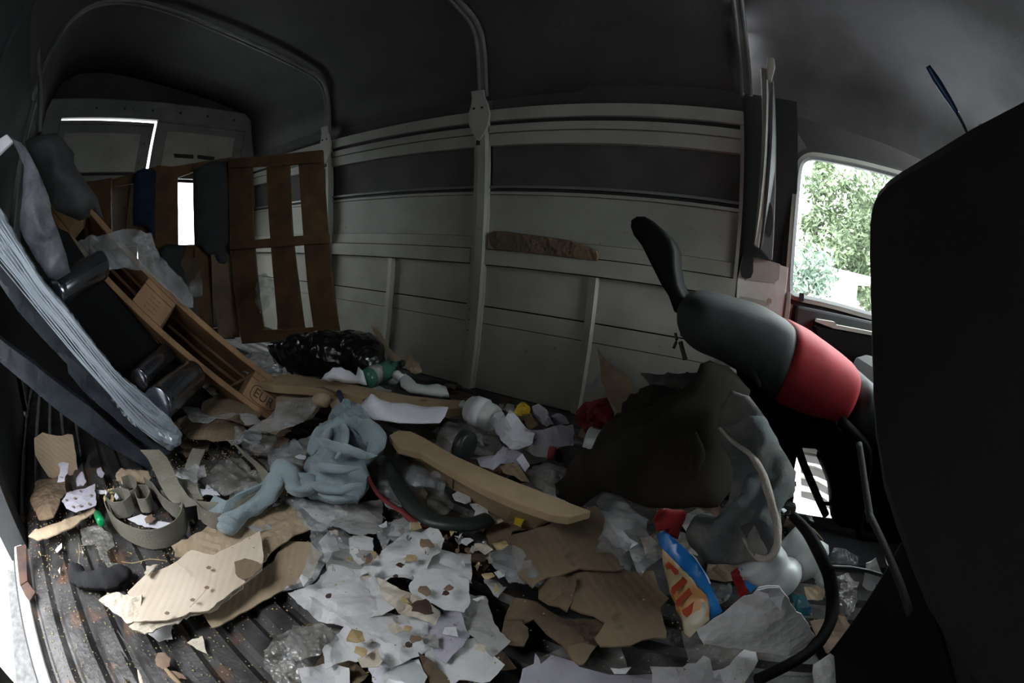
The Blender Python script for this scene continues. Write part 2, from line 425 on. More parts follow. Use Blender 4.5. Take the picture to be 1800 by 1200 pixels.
# load floor: pressed lengthwise ribs
def build_floor():
    xs = [XR + i * (1.6 - XR) / 160 for i in range(161)]
    V = []; F = []; ny = 330
    for i, x in enumerate(xs):
        for j in range(ny):
            y = -.345 + j * (1.70 + .345) / (ny - 1)
            ph = ((y + .004 * noise.noise(Vector((x * 2, y * 8, 4)))) % .072) / .072
            z = -.013 if .3 < ph < .52 else (0 if ph < .22 or ph > .6 else -.0065)
            z += .004 * noise.noise(Vector((x * 3, y * 9, 0))) + .0025 * noise.noise(Vector((x * 14, y * 22, 3)))
            V.append((x, y, z))
    for i in range(160):
        for j in range(ny - 1):
            a = i * ny + j
            if .40 < xs[i] < .95 and 1.17 < V[a][1] < 1.63: continue      # step well at the cab door
            F.append((a, a + ny, a + ny + 1, a + 1))
    link('floor', V, F, 'floor_metal', kind=ST, loc=Vector((0, 0, 0)))
    fu = empty('floor_underside', (0, 0, -.06), kind=ST)
    for lo, hi in (((XR, -.40, -.06), (.39, 1.70, -.022)), ((.39, -.40, -.06), (1.6, 1.15, -.022)), ((.97, 1.15, -.06), (1.6, 1.70, -.022))): box('sheet_metal', lo, hi, 'seam_black', fu, bev=0)
build_floor()
# the far side wall: lofted pressings between pillars
zs = {k: onwall(870, y).z for k, y in dict(A=196, g1=215, g2=222, l1=236, B=257, C=327, C1=332, C2=337, C3=342).items()}
zD0 = onwall(834, 415).z; zD1 = onwall(834, 436).z; zD2 = onwall(862, 465).z
zE = onwall(865, 540).z; zE2 = onwall(827, 564).z
wall = empty('wall_left', (0, 0, 0), kind=ST)
def strip(name, x0, x1, z0, z1, off, m, parent, th=.006, n=4, flare=0):
    """a pressing on the side wall between two heights; off = how far it stands in from the skin"""
    V = []; F = []
    nx = 2
    for x in (x0, x1):
        for i in range(n + 1):
            z = z0 + (z1 - z0) * i / n; y = wyz(z) - off
            V.append((x, y, z))
        for i in range(n, -1, -1):
            z = z0 + (z1 - z0) * i / n; V.append((x, wyz(z) - off + th, z))
    k_ = 2 * n + 2
    for j in range(k_): F.append((j, (j + 1) % k_, k_ + (j + 1) % k_, k_ + j))
    F.append(tuple(range(k_))); F.append(tuple(range(2 * k_ - 1, k_ - 1, -1)))
    o = link(name, V, F, m, parent)
    return o
strip('backing', XR, XF, -.02, 1.34, -.035, 'seam_black', wall)
bays = [(XR, -2.175), (-2.115, -1.075), (-.995, XF)]
for (a, b) in bays:
    mids = {-2.115: -1.58, -.995: -.49, XR: -2.72}
    xm = mids[a]
    for (c, d) in ((a, xm - .012), (xm + .012, b)):
        strip('panel', c, d, .0, zE2 - .002, 0, 'van_cream', wall)
        strip('panel', c, d, zE2 + .0015, zE - .003, .002, 'van_cream', wall)
        strip('panel', c, d, zE + .003, zD2 - .005, 0, 'van_cream', wall)
    strip('panel', a, b, zD0 + .002, zs['C3'] - .002, 0, 'van_white', wall, n=6)
    strip('panel', a, b, zs['C'] + .003, zs['B'] - .002, -.012, 'band_dark', wall, n=5)
    strip('panel', a, b, zs['A'] + .001, 1.36, -.02, 'roof_dark', wall)
# belt rail, the pressed line above it, the two bright beads, the upper rail
n_ = [0]
def trim(parts, label=None):
    n_[0] += 1
    o = empty('trim_%d' % n_[0], (0, 0, 0), kind=ST)
    for p in parts: strip(*p[:1], *p[1:7], o, **(p[7] if len(p) > 7 else {}))
    return o
for (a, b) in bays:
    trim([('ledge', a, b, zD1 + .001, zD0, .006, 'van_cream'), ('rail_face', a, b, zD2, zD1 - .003, .022, 'van_cream', dict(th=.024))])
    trim([('bead', a, b, zs['C1'] + .002, zs['C'], .012, 'bow_metal', dict(th=.02)), ('groove', a, b, zs['C2'], zs['C1'], .002, 'seam_black'),
          ('bead', a, b, zs['C3'], zs['C2'], .009, 'van_white', dict(th=.02))])
    trim([('rail_face', a, b, zs['g1'], zs['A'], .024, 'van_white', dict(th=.04)), ('groove', a, b, zs['g2'] - .002, zs['g1'], .004, 'seam_black'),
          ('rail_face', a, b, zs['l1'] + .002, zs['g2'] - .002, .020, 'van_white', dict(th=.04)),
          ('rail_lip', a, b, zs['B'], zs['l1'] - .002, .013, 'van_white', dict(th=.03))])
# upright pillars with a hat section, slots, gussets
def pillar(xa, xb, idx):
    o = empty('pillar', (xa, wyz(.6), 0), kind=ST)
    V = []; F = []
    prof = [(0, .0), (.0, .014), (.42, .016), (.46, .040), (.92, .040), (.96, .016), (1, .014), (1, 0)]
    zz = [0, .2, .4, .6, .8, 1.0, 1.15, 1.27]
    for z in zz:
        y = wyz(z)
        sh = .022 * max(0, .62 - z) / .62
        for (f, d) in prof: V.append((xa + (xb - xa) * f * (1 - .12 * z) - 0 * sh + (xb - xa) * .1, y - d, z))
    k_ = len(prof)
    for i in range(len(zz) - 1):
        for j in range(k_): F.append((i * k_ + j, i * k_ + (j + 1) % k_, (i + 1) * k_ + (j + 1) % k_, (i + 1) * k_ + j))
    F += [tuple(range(k_)), tuple(range(len(V) - 1, len(V) - k_ - 1, -1))]
    link('upright', V, F, 'van_white', o)
    xc = xa + (xb - xa) * .55
    g = [(-.05, .0), (-.052, .05), (-.038, .085), (-.03, .12), (-.034, .155), (.034, .155), (.036, .12), (.05, .09), (.06, .04), (.05, -.01), (.03, -.045), (.008, -.075), (-.012, -.075), (-.035, -.04)]
    z0 = zs['g2'] + .005
    pts = [Vector((xc + x, wyz(z0 + z) - .045, z0 + z)) for x, z in g]
    prism('gusset', pts, (0, .012, 0), 'van_white', o, bev=.003)
    for dx in (-.02, .022):
        c = Vector((xc + dx, wyz(z0 + .075) - .0465, z0 + .075))
        prism('bolt_hole', [c + Vector((math.cos(a) * .0075, 0, math.sin(a) * .010)) for a in [i * math.pi / 5 for i in range(10)]], (0, .002, 0), 'seam_black', o)
    prism('slot', [Vector((xc + x - .004, wyz(1.12) - .0415, z)) for x, z in ((-.01, 1.105), (.01, 1.105), (.01, 1.145), (-.01, 1.145))], (0, .003, 0), 'seam_black', o)
    for z in (.36, .31, .26):
        c = Vector((xa + (xb - xa) * .35, wyz(z) - .0175, z))
        prism('hole', [c + Vector((math.cos(a) * .004, 0, math.sin(a) * .004)) for a in [i * math.pi / 3 for i in range(6)]], (0, .002, 0), 'seam_black', o)
    return o
pillar(-2.175, -2.115, 1)
pillar(-1.085, -.995, 2)
def rib(x, wdt, top):
    o = empty('rib', (x, wyz(.3), 0), kind=ST)
    V = []; F = []
    for z in (0, .2, .4, top - .01, top):
        y = wyz(z)
        for dx, d in ((-wdt, -.004), (-wdt * .8, .016), (wdt * .6, .022), (wdt, .004), (wdt, -.004)): V.append((x + dx, y - d, z))
    for i in range(4):
        for j in range(5): F.append((i * 5 + j, i * 5 + (j + 1) % 5, (i + 1) * 5 + (j + 1) % 5, (i + 1) * 5 + j))
    F += [tuple(range(5)), tuple(range(24, 19, -1))]
    link('upright', V, F, 'van_cream', o)
rib(-1.58, .022, zD2 - .005); rib(-.49, .022, zD2 - .005); rib(-2.72, .022, zD2 - .005)
# wall top skin, roof and right wall: one lofted shell
def roofprof():
    L = [(1.57, 1.335), (1.52, 1.50), (1.47, 1.65), (1.37, 1.72), (1.1, 1.775), (.7, 1.835), (.3, 1.89), (.05, 1.915), (-.2, 1.90), (-.33, 1.83), (-.40, 1.60), (-.40, 1.3)]
    return L
def loft(name, secs, m, **k):
    V = [Vector(p) for s in secs for p in s]; n = len(secs[0]); F = []
    for i in range(len(secs) - 1):
        for j in range(n - 1): F.append((i * n + j, i * n + j + 1, (i + 1) * n + j + 1, (i + 1) * n + j))
    o = link(name, V, F, m, smooth=True, **k)
    s = o.modifiers.new('thickness', 'SOLIDIFY'); s.thickness = .004; s.offset = 0
    return o
ceil = empty('ceiling', (0, 0, 0), kind=ST)
def csec(x, k_=1.0, dz=0, m=None):
    return [(x, y * k_ + (1 - k_) * .6, z + dz) for y, z in roofprof()]
loft('roof_skin', [csec(x, 1, .01 * math.sin(i * 1.1) ) for i, x in enumerate([XR - .02, -2.9, -2.5, -2.15, -1.6, -1.04, -.5, 0, .08])], 'roof_dark', parent=ceil)
# cab roof: lower towards the windscreen
cab = []
for i, x in enumerate([.08, .25, .45, .7, .9, 1.05, 1.16, 1.3]):
    f = max(0, (x - .08) / 1.08)
    s = []
    for (y, z) in roofprof():
        zt = z - f ** 1.7 * (z - 1.30) * .72 if z > 1.36 else z - f * .1
        zt += .012 * noise.noise(Vector((x * 4, y * 4, 1)))
        yt = y
        if y > 1.4: yt = y + (.06 * (1 - f))
        s.append((x, yt, zt))
    cab.append(s)
loft('roof_lining', cab, 'headliner', parent=ceil)
# roof bows
def bow(X, pts):
    o = empty('roof_bow', (X, .6, 1.3), kind=ST)
    for dx, r, m in ((-.016, .011, 'bow_metal'), (.016, .011, 'bow_metal')):
        tube('channel', [Vector((X + dx, y, z)) for y, z in pts], r, m, n=64, parent=o, k_=8)
    ribbon('web', [Vector((X, y * .995 + .003, z + .006)) for y, z in pts], (.05, 0, 0), 'bow_metal', n=64, th=.004, parent=o)
    return o
bp = [(-.375, 1.28), (-.37, 1.55), (-.33, 1.74), (-.25, 1.83), (-.1, 1.872), (.086, 1.877), (.3, 1.852), (.69, 1.786), (1.11, 1.72), (1.33, 1.683), (1.43, 1.66), (1.475, 1.60), (1.52, 1.45), (1.545, 1.34)]
bow(-2.15, bp)
bow(-1.03, [(y, z + (.03 if z > 1.6 else 0)) for y, z in bp])
bow(.09, [(y, z + (.02 if z > 1.6 else 0)) for y, z in bp])
# right wall behind the side door, and a panel narrowing the doorway
wr = empty('wall_right', (0, YR, 0), kind=ST)
for (a, b) in ((XR, -2.18), (-2.12, -1.12)):
    box('panel', (a, YR - .02, -.03), (b, YR - .005, .55), 'trim_dark', wr)
    box('panel', (a, YR - .02, .555), (b, YR - .005, 1.32), 'trim_dark', wr)
box('pillar', (-2.18, YR - .02, 0), (-2.12, YR + .02, 1.32), 'rear_door', wr)
box('pillar', (-1.14, YR - .05, -.03), (-1.05, YR + .03, 1.62), 'trim_dark', wr)
box('jamb_corner', (-1.10, YR - .035, .80), (-.80, YR + .02, 1.62), 'trim_dark', wr, bev=.02)
box('panel', (-.50, YR - .03, -.02), (1.3, YR - .005, 1.48), 'trim_dark', wr)  # unseen, added to cut the light reaching the right side
box('panel', (-1.12, YR - .05, 1.45), (1.3, YR - .03, 1.93), 'trim_dark', wr)
# door step and sill outside the opening
def sill():
    o = empty('sill', (-.9, -.35, 0), kind=ST)
    px = [(-6, 930), (22, 978), (48, 1020), (78, 1075), (104, 1150), (118, 1210)]
    inner = [onz(x, y, .004) for x, y in px]
    px2 = [(-30, 1010), (2, 1040), (22, 1090), (50, 1130), (72, 1160), (86, 1215)]
    outer = [onz(x, y, .0) for x, y in px2]
    a = (inner[0].x, inner[-1].x)
    box('step_plate', (-1.06, -.378, -.02), (-.12, -.343, .006), 'sill_white', o, bev=.006)
    box('step_riser', (-1.06, -.392, -.12), (-.12, -.372, -.012), 'sill_white', o, bev=.01)
    box('side_skirt', (-1.3, -.37, -.42), (.4, -.35, -.10), 'trim_dark', o, bev=.01)
    return o
sill()
ZG = -.52
def patch(name, lo, hi, z, m, amp=.0, n=24):
    V = []; F = []
    for i in range(n + 1):
        for j in range(n + 1):
            x = lo[0] + (hi[0] - lo[0]) * i / n; y = lo[1] + (hi[1] - lo[1]) * j / n
            V.append((x, y, z + amp * noise.noise(Vector((x, y, 0)))))
    for i in range(n):
        for j in range(n): F.append((i * (n + 1) + j, (i + 1) * (n + 1) + j, (i + 1) * (n + 1) + j + 1, i * (n + 1) + j + 1))
    return link(name, V, F, m, kind=ST)
patch('ground', (-20, -14), (24, 26), ZG, 'concrete', .0)
prism('road_patch', [onz(x, y, ZG + .004) for x, y in ((14, 1000), (60, 1020), (130, 1150), (160, 1300), (60, 1300), (34, 1260), (28, 1180), (22, 1100))] , (0, 0, .003), 'asphalt_dark', kind=ST)
# unseen wall added along the door side to keep the low sky out
yw = box('added_sky_blocker', (-9, -2.75, ZG), (9, -2.45, 2.7), 'blocker_wall', kind=ST, bev=.02)
# ---- rear doors at the far end
rear = empty('wall_rear', (XR, .6, 0), kind=ST)
def RX(x, y, X=-3.24): return onx(x, y, X)
# frame over the doors
box('header', (XR - .02, -.40, 1.56), (XR + .05, 1.5, 1.70), 'rear_door', rear, bev=.01)
box('header_skin', (XR - .02, -.40, 1.69), (XR - .0, 1.5, 1.93), 'roof_dark', rear)
box('post', (XR - .02, -.40, -.02), (XR + .04, -.235, 1.58), 'rear_door', rear, bev=.01)
box('post', (XR - .02, 1.44, -.02), (XR + .04, 1.66, 1.58), 'rear_door', rear, bev=.01)
for yb in (.05, .3, .55, .8, 1.05, 1.3):
    box('bolt', (XR + .048, yb, 1.62), (XR + .056, yb + .016, 1.634), 'seam_black', rear, bev=0)
def rdoor(name, y0, y1, zt, tilt, hole, X):
    o = empty(name, (X, (y0 + y1) / 2, 0), kind=ST)
    zb, hz0, hz1, hy0, hy1 = -.02, hole[2], hole[3], hole[0], hole[1]
    def q(nm, a, b, c, d, m='rear_door', x0=0, x1=.03, bev=.004):
        v, f = box_mesh((X + x0, a, c), (x1 - x0, 0, 0), (0, b - a, 0), (0, 0, d - c))
        # the door leans by its tilt
        v = [p + Vector((0, (p.z - .6) * tilt, (p.y - y0) * -tilt * .6)) for p in v]
        return bevel(link(nm, v, f, m, o), bev)
    q('lower_panel', y0, y1, zb, hz0, 'rear_door')
    q('upper_panel', y0, y1, hz1, zt)
    q('stile', y0, hy0, hz0, hz1); q('stile', hy1, y1, hz0, hz1)
    q('pressed_panel', y0 + .1, y1 - .1, hz1 + .06, zt - .09, 'van_white', .03, .036)
    q('ledge', y0 + .08, y1 - .1, hz1 + .035, hz1 + .055, 'seam_black', .03, .035, 0)
    q('hinge_bar', y0 + .04, y1 - .05, hz1 - .03, hz1 - .005, 'trim_dark', .03, .04)
    q('top_lip', y0 + .02, y1 - .02, zt - .03, zt - .004, 'trim_grey', .03, .045)
    q('window_pane', hy0, hy1, hz0, hz1, 'pane_glass', .012, .016, 0)
    return o
dl = rdoor('door_1', -.285, .594, 1.546, .014, (-.12, .48, .66, 1.12), XR)
dr = rdoor('door_2', .626, 1.455, 1.575, .0, (.74, 1.34, .64, 1.13), XR)
box('blanking_panel', (XR + .004, -.13, .65), (XR + .018, .49, 1.13), 'rear_door', dl)
prism('vent_slot', [RX(x, y, XR + .0385) for x, y in ((305, 270), (340, 272), (340, 279), (307, 277))], (.002, 0, 0), 'seam_black', dr)
prism('vent_slot', [RX(x, y, XR + .0385) for x, y in ((347, 272), (378, 276), (375, 282), (347, 279))], (.002, 0, 0), 'seam_black', dr)
# ---- front end of the bay: recess, belt post, lower pillar
bp_ = empty('pillar', (.15, 1.65, 0), kind=ST)
def wpl(x, y, off=0.0):
    p = onwall(x, y); return Vector((p.x, p.y - off, p.z)) if off == 0 else (CAM + (p - CAM) * ((p.y - off) / p.y))
for (z0, z1) in ((0, 1.34),):
    strip('dark_recess', XF, .30, .62, 1.36, -.03, 'seam_black', bp_)
strip('edge_flange', XF - .012, XF + .002, .02, zs['A'], .012, 'van_white', bp_, th=.03)
prism('lower_panel', [wpl(*p, .0) for p in ((1282, 655), (1296, 490), (1306, 447), (1386, 470), (1378, 560), (1358, 655))], (0, .02, 0), 'sill_white', bp_, bev=.003)
def inset(pts, m='van_cream'):
    prism('pressed_field', [wpl(*p, .004) for p in pts], (0, .003, 0), m, bp_, bev=.002)
inset(((1330, 452), (1372, 464), (1370, 490), (1360, 498), (1310, 492), (1318, 470)))
inset(((1300, 520), (1356, 530), (1362, 538), (1354, 590), (1290, 580)))
prism('belt_slot', [wpl(*p, .006) for p in ((1306, 446), (1324, 446), (1324, 478), (1320, 488), (1312, 490), (1303, 486), (1301, 474))], (0, .003, 0), 'seam_black', bp_)
# belt guide cover: a long tapered strip, light edge, oval hole
prism('belt_cover', [wpl(*p, .03) for p in ((1341, 140), (1360, 140), (1364, 300), (1362, 380), (1358, 458), (1352, 456), (1336, 438), (1343, 330), (1348, 220))], (0, .025, 0), 'trim_grey', bp_, bev=.004)
prism('belt_cover_edge', [wpl(*p, .035) for p in ((1337, 118), (1349, 120), (1352, 240), (1345, 350), (1334, 437), (1325, 430), (1333, 350), (1340, 230))], (0, .02, 0), 'van_white', bp_, bev=.004)
cen = (1352, 386)
prism('oval_hole', [wpl(cen[0] + math.cos(a) * 7, cen[1] + math.sin(a) * 31, .036) for a in [i * math.pi / 8 for i in range(16)]], (0, .004, 0), 'trim_dark', bp_)
prism('belt_anchor', [wpl(*p, .05) for p in ((1349, 99), (1361, 101), (1363, 118), (1360, 128), (1357, 142), (1350, 138), (1347, 120))], (0, .02, 0), 'van_cream', bp_, bev=.004)
# ---- cab door with its window
YD = 1.66
def D(x, y, d=0.0): return ony(x, y, YD - d)
door = empty('door_3', (.6, YD, 0), kind=ST)
inn = [(1393, 512), (1396, 460), (1401, 400), (1405, 350), (1409, 305), (1413, 287), (1424, 280), (1440, 281), (1500, 292), (1560, 307), (1640, 330), (1700, 350), (1712, 365), (1712, 420), (1705, 500), (1700, 560), (1690, 600), (1640, 580), (1585, 563), (1530, 548), (1460, 528), (1402, 516)]
def off(pts, k_):
    c = Vector((1550, 440)); o = []
    n = len(pts)
    for i, p in enumerate(pts):
        a = Vector(pts[i - 1]); b = Vector(pts[(i + 1) % n]); t = (b - a).normalized(); nn = Vector((t.y, -t.x))
        if (Vector(p) - c).dot(nn) < 0: nn = -nn
        o.append((p[0] + nn.x * k_, p[1] + nn.y * k_))
    return o
def rnd(L):
    for _ in range(2):
        o = []
        for i, p in enumerate(L):
            q = L[(i + 1) % len(L)]; o += [(p[0] * .75 + q[0] * .25, p[1] * .75 + q[1] * .25), (p[0] * .25 + q[0] * .75, p[1] * .25 + q[1] * .75)]
        L = o
    return L
big0 = None
inn = rnd(inn)
i3 = off(inn, 5); i4 = off(inn, 13); i5 = off(inn, 17)
ringmesh('seal', [D(*p, .014) for p in off(inn, 6)], [D(*p) for p in inn], (0, .02, 0), 'seal_black', door)
ringmesh('window_frame', [D(*p, .012) for p in i4], [D(*p, .012) for p in off(inn, 5)], (0, .03, 0), 'van_white', door)
ringmesh('outer_seal', [D(*p, .002) for p in off(inn, 21)], [D(*p, .002) for p in off(inn, 12)], (0, .02, 0), 'seal_black', door)
prism('pane', [D(*p, -.012) for p in inn], (0, .003, 0), 'pane_glass', door)
# skin round the window up to the roof and back to the pillar
big = [(1366, 600), (1372, 520), (1378, 460), (1384, 400), (1386, 340), (1388, 300), (1392, 262), (1402, 250), (1424, 244), (1480, 250), (1560, 262), (1640, 280), (1730, 300), (1760, 330), (1770, 420), (1765, 500), (1750, 600), (1730, 660), (1640, 640), (1570, 620), (1480, 610), (1420, 606)]
big = rnd(big)
ringmesh('door_lining', [D(*p, -.004) for p in big], [D(*p, -.004) for p in off(inn, 4)], (0, .02, 0), 'trim_dark', door)
prism('upper_skin', [Vector(p) for p in ((.16, 1.665, 1.1), (.16, 1.60, 1.45), (1.5, 1.60, 1.45), (1.5, 1.665, 1.19), (.36, 1.665, 1.19), (.29, 1.665, 1.1))], (0, .02, 0), 'roof_dark', door)
box('lower_trim', (.33, YD - .03, .30), (1.3, YD + .01, .58), 'trim_dark', door, bev=.01)
prism('inner_flange', [D(*p, .02) for p in ((1383, 515), (1391, 512), (1389, 545), (1382, 600), (1374, 640), (1366, 640), (1374, 580))], (0, .03, 0), 'van_white', door, bev=.004)
prism('armrest', [D(*p, .07) for p in ((1432, 572), (1534, 590), (1600, 602), (1600, 650), (1500, 625), (1436, 604))], (0, .06, 0), 'plastic_black', door, bev=.008)
prism('armrest_top', [D(*p, .075) for p in ((1438, 561), (1468, 566), (1470, 571), (1600, 597), (1600, 603), (1465, 577), (1436, 566))], (0, .05, 0), 'van_white', door)
prism('latch_knob', [D(*p, .03) for p in ((1406, 514), (1414, 515), (1413, 530), (1406, 529))], (0, .02, 0), 'seal_black', door, bev=.002)
box('lower_metal', (.30, YD - .012, .02), (1.3, YD + .01, .31), 'van_white', door, bev=.006)
prism('door_recess', [D(*p, .03) for p in ((1493, 640), (1560, 640), (1560, 720), (1500, 700))], (0, .01, 0), 'trim_grey', door, bev=.003)
# cab step seen through the seat legs
stp = empty('sill', (.5, 1.4, 0), kind=ST)
for i in range(4):
    p = [(1408, 797 + i * 22), (1436, 802 + i * 22), (1462, 812 + i * 24), (1462, 826 + i * 24), (1436, 816 + i * 22), (1408, 811 + i * 21)]
    prism('step_ridge', [ony(x, y, 1.58) for x, y in p], (0, .03, 0), 'sill_white', stp, bev=.003)
# rocker, front bulkhead and dash below the windscreen
wfr = empty('wall_front', (1.3, .6, 0), kind=ST)
box('bulkhead', (1.28, -.40, -.02), (1.36, 1.70, .72), 'trim_dark', wfr)
box('added_light_block', (1.30, -.40, .70), (1.345, .62, 1.75), 'trim_dark', wfr)  # unseen panel added to shut out windscreen light on the passenger side
box('dashboard', (1.05, -.36, .42), (1.30, 1.64, .78), 'plastic_black', wfr, bev=.05)
box('floor_cab_cover', (.36, .9, -.0), (1.28, 1.14, .012), 'trim_dark', kind=ST)
# windscreen frame
wf = empty('window_1', (1.2, .6, .62), kind=ST)
tube('frame', [(1.30, -.3, .64), (1.22, -.26, 1.2), (1.16, -.1, 1.50), (1.14, .3, 1.54), (1.14, 1.0, 1.52), (1.16, 1.45, 1.44), (1.26, 1.60, 1.1), (1.30, 1.62, .64)], .03, 'trim_dark', n=50, parent=wf)
prism('pane', [Vector(p) for p in ((1.31, -.28, .64), (1.17, -.15, 1.5), (1.17, 1.45, 1.46), (1.31, 1.6, .64))], (.004, 0, 0), 'pane_glass', wf)
# ---- outside: trees and a small white hut beyond the cab window
def hut():
    o = empty('utility_hut', (2.0, 7.0, ZG), 'small white rendered hut with a flat overhanging roof outside cab window', 'hut')
    Yh = 7.0
    P = lambda x, y, d=0: ony(x, y, Yh + d)
    a, b = P(1436, 480), P(1436, 545); c, d = P(1488, 488), P(1488, 560); e = P(1516, 493, .0)
    zt = a.z; zb = ZG
    v, f = box_mesh((a.x, Yh, zb), (c.x - a.x, 0, 0), (0, 1.3, 0), (0, 0, zt - zb)); link('wall', v, f, 'stucco', o)
    v, f = box_mesh((c.x, Yh + .5, zb), (.42, 0, 0), (0, .8, 0), (0, 0, zt - zb)); link('side_wall', v, f, 'stucco', o)
    v, f = box_mesh((c.x + .1, Yh + .46, zb + .3), (.2, 0, 0), (0, .04, 0), (0, 0, .75)); link('meter_door', v, f, 'trim_grey', o)
    v, f = box_mesh((a.x - .12, Yh - .12, zt), (c.x - a.x + .75, 0, 0), (0, 1.6, 0), (0, 0, .13)); bevel(link('roof', v, f, 'stucco', o), .02)
hut()
def tree(name, base, h, crowns, nleaf, label, m='foliage', trunk=.1, ls=.11):
    o = empty(name, base, label, 'tree', 'trees beyond the cab window')
    tube('trunk', [Vector(base), Vector(base) + Vector((.1, 0, h * .5)), Vector(base) + Vector((-.1, .1, h))], [trunk, trunk * .7, trunk * .3], 'bark', n=12, parent=o)
    for c, r in crowns[:7]:
        b0 = Vector(base) + Vector((0, 0, h * .45)); c = Vector(c)
        tube('branch', [b0, b0.lerp(c, .5) + Vector((0, 0, .2)), c], [.045, .02, .01], 'bark', n=12, parent=o, k_=5)
    V = []; F = []
    for i in range(nleaf):
        c, r = crowns[i % len(crowns)]
        d = Vector((random.gauss(0, 1), random.gauss(0, 1), random.gauss(0, .8))).normalized() * r * random.random() ** .5
        p = Vector(c) + d
        u = Vector((random.uniform(-1, 1), random.uniform(-1, 1), random.uniform(-1, 1))).normalized() * ls * random.uniform(.6, 1.3)
        q = Vector((random.uniform(-1, 1), random.uniform(-1, 1), random.uniform(-1, 1))).normalized(); q = u.cross(q) * random.uniform(.35, .5) * 1.0
        if q.length: q = q.normalized() * ls * .35
        n = len(V); V += [p - u, p - q, p + u, p + q]; F.append((n, n + 1, n + 2, n + 3))
    me = link('foliage', V, F, m, o)
    me['kind'] = 'stuff'
def T(x, y, d): return at(x, y, d)
random.seed(11)
def crowns(lst, d): return [(T(x, y, d + random.uniform(-.7, .7)), r) for x, y, r in lst]
tree('leafy_tree', (2.2, 9.5, ZG), 4.2, crowns([(1440, 330, .42), (1490, 330, .5), (1530, 350, .6), (1455, 375, .45), (1500, 395, .6), (1540, 420, .6), (1470, 430, .45), (1430, 440, .4), (1510, 460, .5), (1425, 395, .3), (1545, 300, .55), (1600, 380, .8), (1560, 470, .5), (1530, 500, .45), (1500, 490, .4), (1545, 530, .45), (1460, 470, .4), (1520, 460, .5)], 9.5), 8200, 'broad leafy tree with drooping branches above the white hut', ls=.085)
tree('conifer', (3.4, 12, ZG), 4.5, crowns([(1500, 420, .8), (1540, 380, .9), (1450, 300, .35), (1530, 500, .6), (1600, 450, 1)], 12.5), 1500, 'darker tree standing behind the leafy tree beyond window', ls=.2)
tree('bluish_shrub', (1.3, 5.9, ZG), 1.2, crowns([(1415, 500, .45), (1425, 480, .4), (1405, 530, .5), (1440, 470, .35)], 6.0), 1800, 'bluish green shrub left of the small white hut', 'foliage_blue', ls=.06)
strip('lower_skin', XF, .32, -.02, .63, -.012, 'van_cream', bp_, th=.02)
# ============================================================ PALLETS
random.seed(21)
def quad(pts, n, c, px0=240, py0=250, s=3.244):
    return [onpl(px0 + x / s, py0 + y / s, n, c) for x, y in pts]
def slab(name, q, nrm, th, m, parent, bev=.003, **k):
    t = Vector(nrm).normalized()
    if t.dot(CAM - q[0]) > 0: t = -t
    return prism(name, q, t * th, m, parent, bev=bev, **k)
nB, cB = (.532, -.846, .09), -2.152
pB = empty('pallet', (-2.2, 1.25, .08), 'upright brown wooden pallet with open slats against the rear left corner', 'pallet')
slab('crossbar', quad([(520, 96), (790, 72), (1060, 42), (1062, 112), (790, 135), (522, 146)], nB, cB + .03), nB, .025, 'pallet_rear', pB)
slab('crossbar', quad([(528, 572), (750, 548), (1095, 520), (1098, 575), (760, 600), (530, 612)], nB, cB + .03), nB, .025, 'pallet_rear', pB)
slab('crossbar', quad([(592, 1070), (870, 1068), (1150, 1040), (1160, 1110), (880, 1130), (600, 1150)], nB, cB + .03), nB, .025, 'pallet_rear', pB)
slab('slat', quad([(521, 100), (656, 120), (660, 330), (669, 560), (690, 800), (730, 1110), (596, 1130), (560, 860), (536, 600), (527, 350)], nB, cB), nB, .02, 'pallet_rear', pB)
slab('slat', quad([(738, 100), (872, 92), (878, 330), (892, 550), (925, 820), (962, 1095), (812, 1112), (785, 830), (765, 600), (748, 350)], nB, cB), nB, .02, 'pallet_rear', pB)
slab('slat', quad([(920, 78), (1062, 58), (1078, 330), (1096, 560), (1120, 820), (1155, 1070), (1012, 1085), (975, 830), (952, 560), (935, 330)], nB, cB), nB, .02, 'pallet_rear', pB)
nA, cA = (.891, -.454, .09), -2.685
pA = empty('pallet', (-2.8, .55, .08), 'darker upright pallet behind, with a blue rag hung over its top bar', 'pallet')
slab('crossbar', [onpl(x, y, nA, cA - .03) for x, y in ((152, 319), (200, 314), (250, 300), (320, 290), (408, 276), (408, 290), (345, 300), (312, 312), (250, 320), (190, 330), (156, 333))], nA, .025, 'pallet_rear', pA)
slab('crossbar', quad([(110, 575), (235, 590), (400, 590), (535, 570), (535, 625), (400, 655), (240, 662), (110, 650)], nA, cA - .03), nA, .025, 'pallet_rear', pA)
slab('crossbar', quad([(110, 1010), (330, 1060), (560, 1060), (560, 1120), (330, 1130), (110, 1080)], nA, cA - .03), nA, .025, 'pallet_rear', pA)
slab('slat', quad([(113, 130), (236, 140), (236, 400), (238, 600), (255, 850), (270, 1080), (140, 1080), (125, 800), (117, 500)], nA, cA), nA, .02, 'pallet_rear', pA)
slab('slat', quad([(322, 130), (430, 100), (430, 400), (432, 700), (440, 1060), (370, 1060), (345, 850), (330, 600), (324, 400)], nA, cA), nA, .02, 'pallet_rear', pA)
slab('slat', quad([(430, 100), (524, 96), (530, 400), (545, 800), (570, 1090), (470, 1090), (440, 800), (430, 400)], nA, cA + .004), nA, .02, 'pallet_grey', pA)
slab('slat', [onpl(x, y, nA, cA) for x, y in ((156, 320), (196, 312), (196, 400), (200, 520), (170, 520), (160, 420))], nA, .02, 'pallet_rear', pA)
slab('slat', [onpl(x, y, nA, cA) for x, y in ((240, 300), (277, 292), (278, 400), (285, 520), (250, 520), (240, 420))], nA, .02, 'pallet_rear', pA)
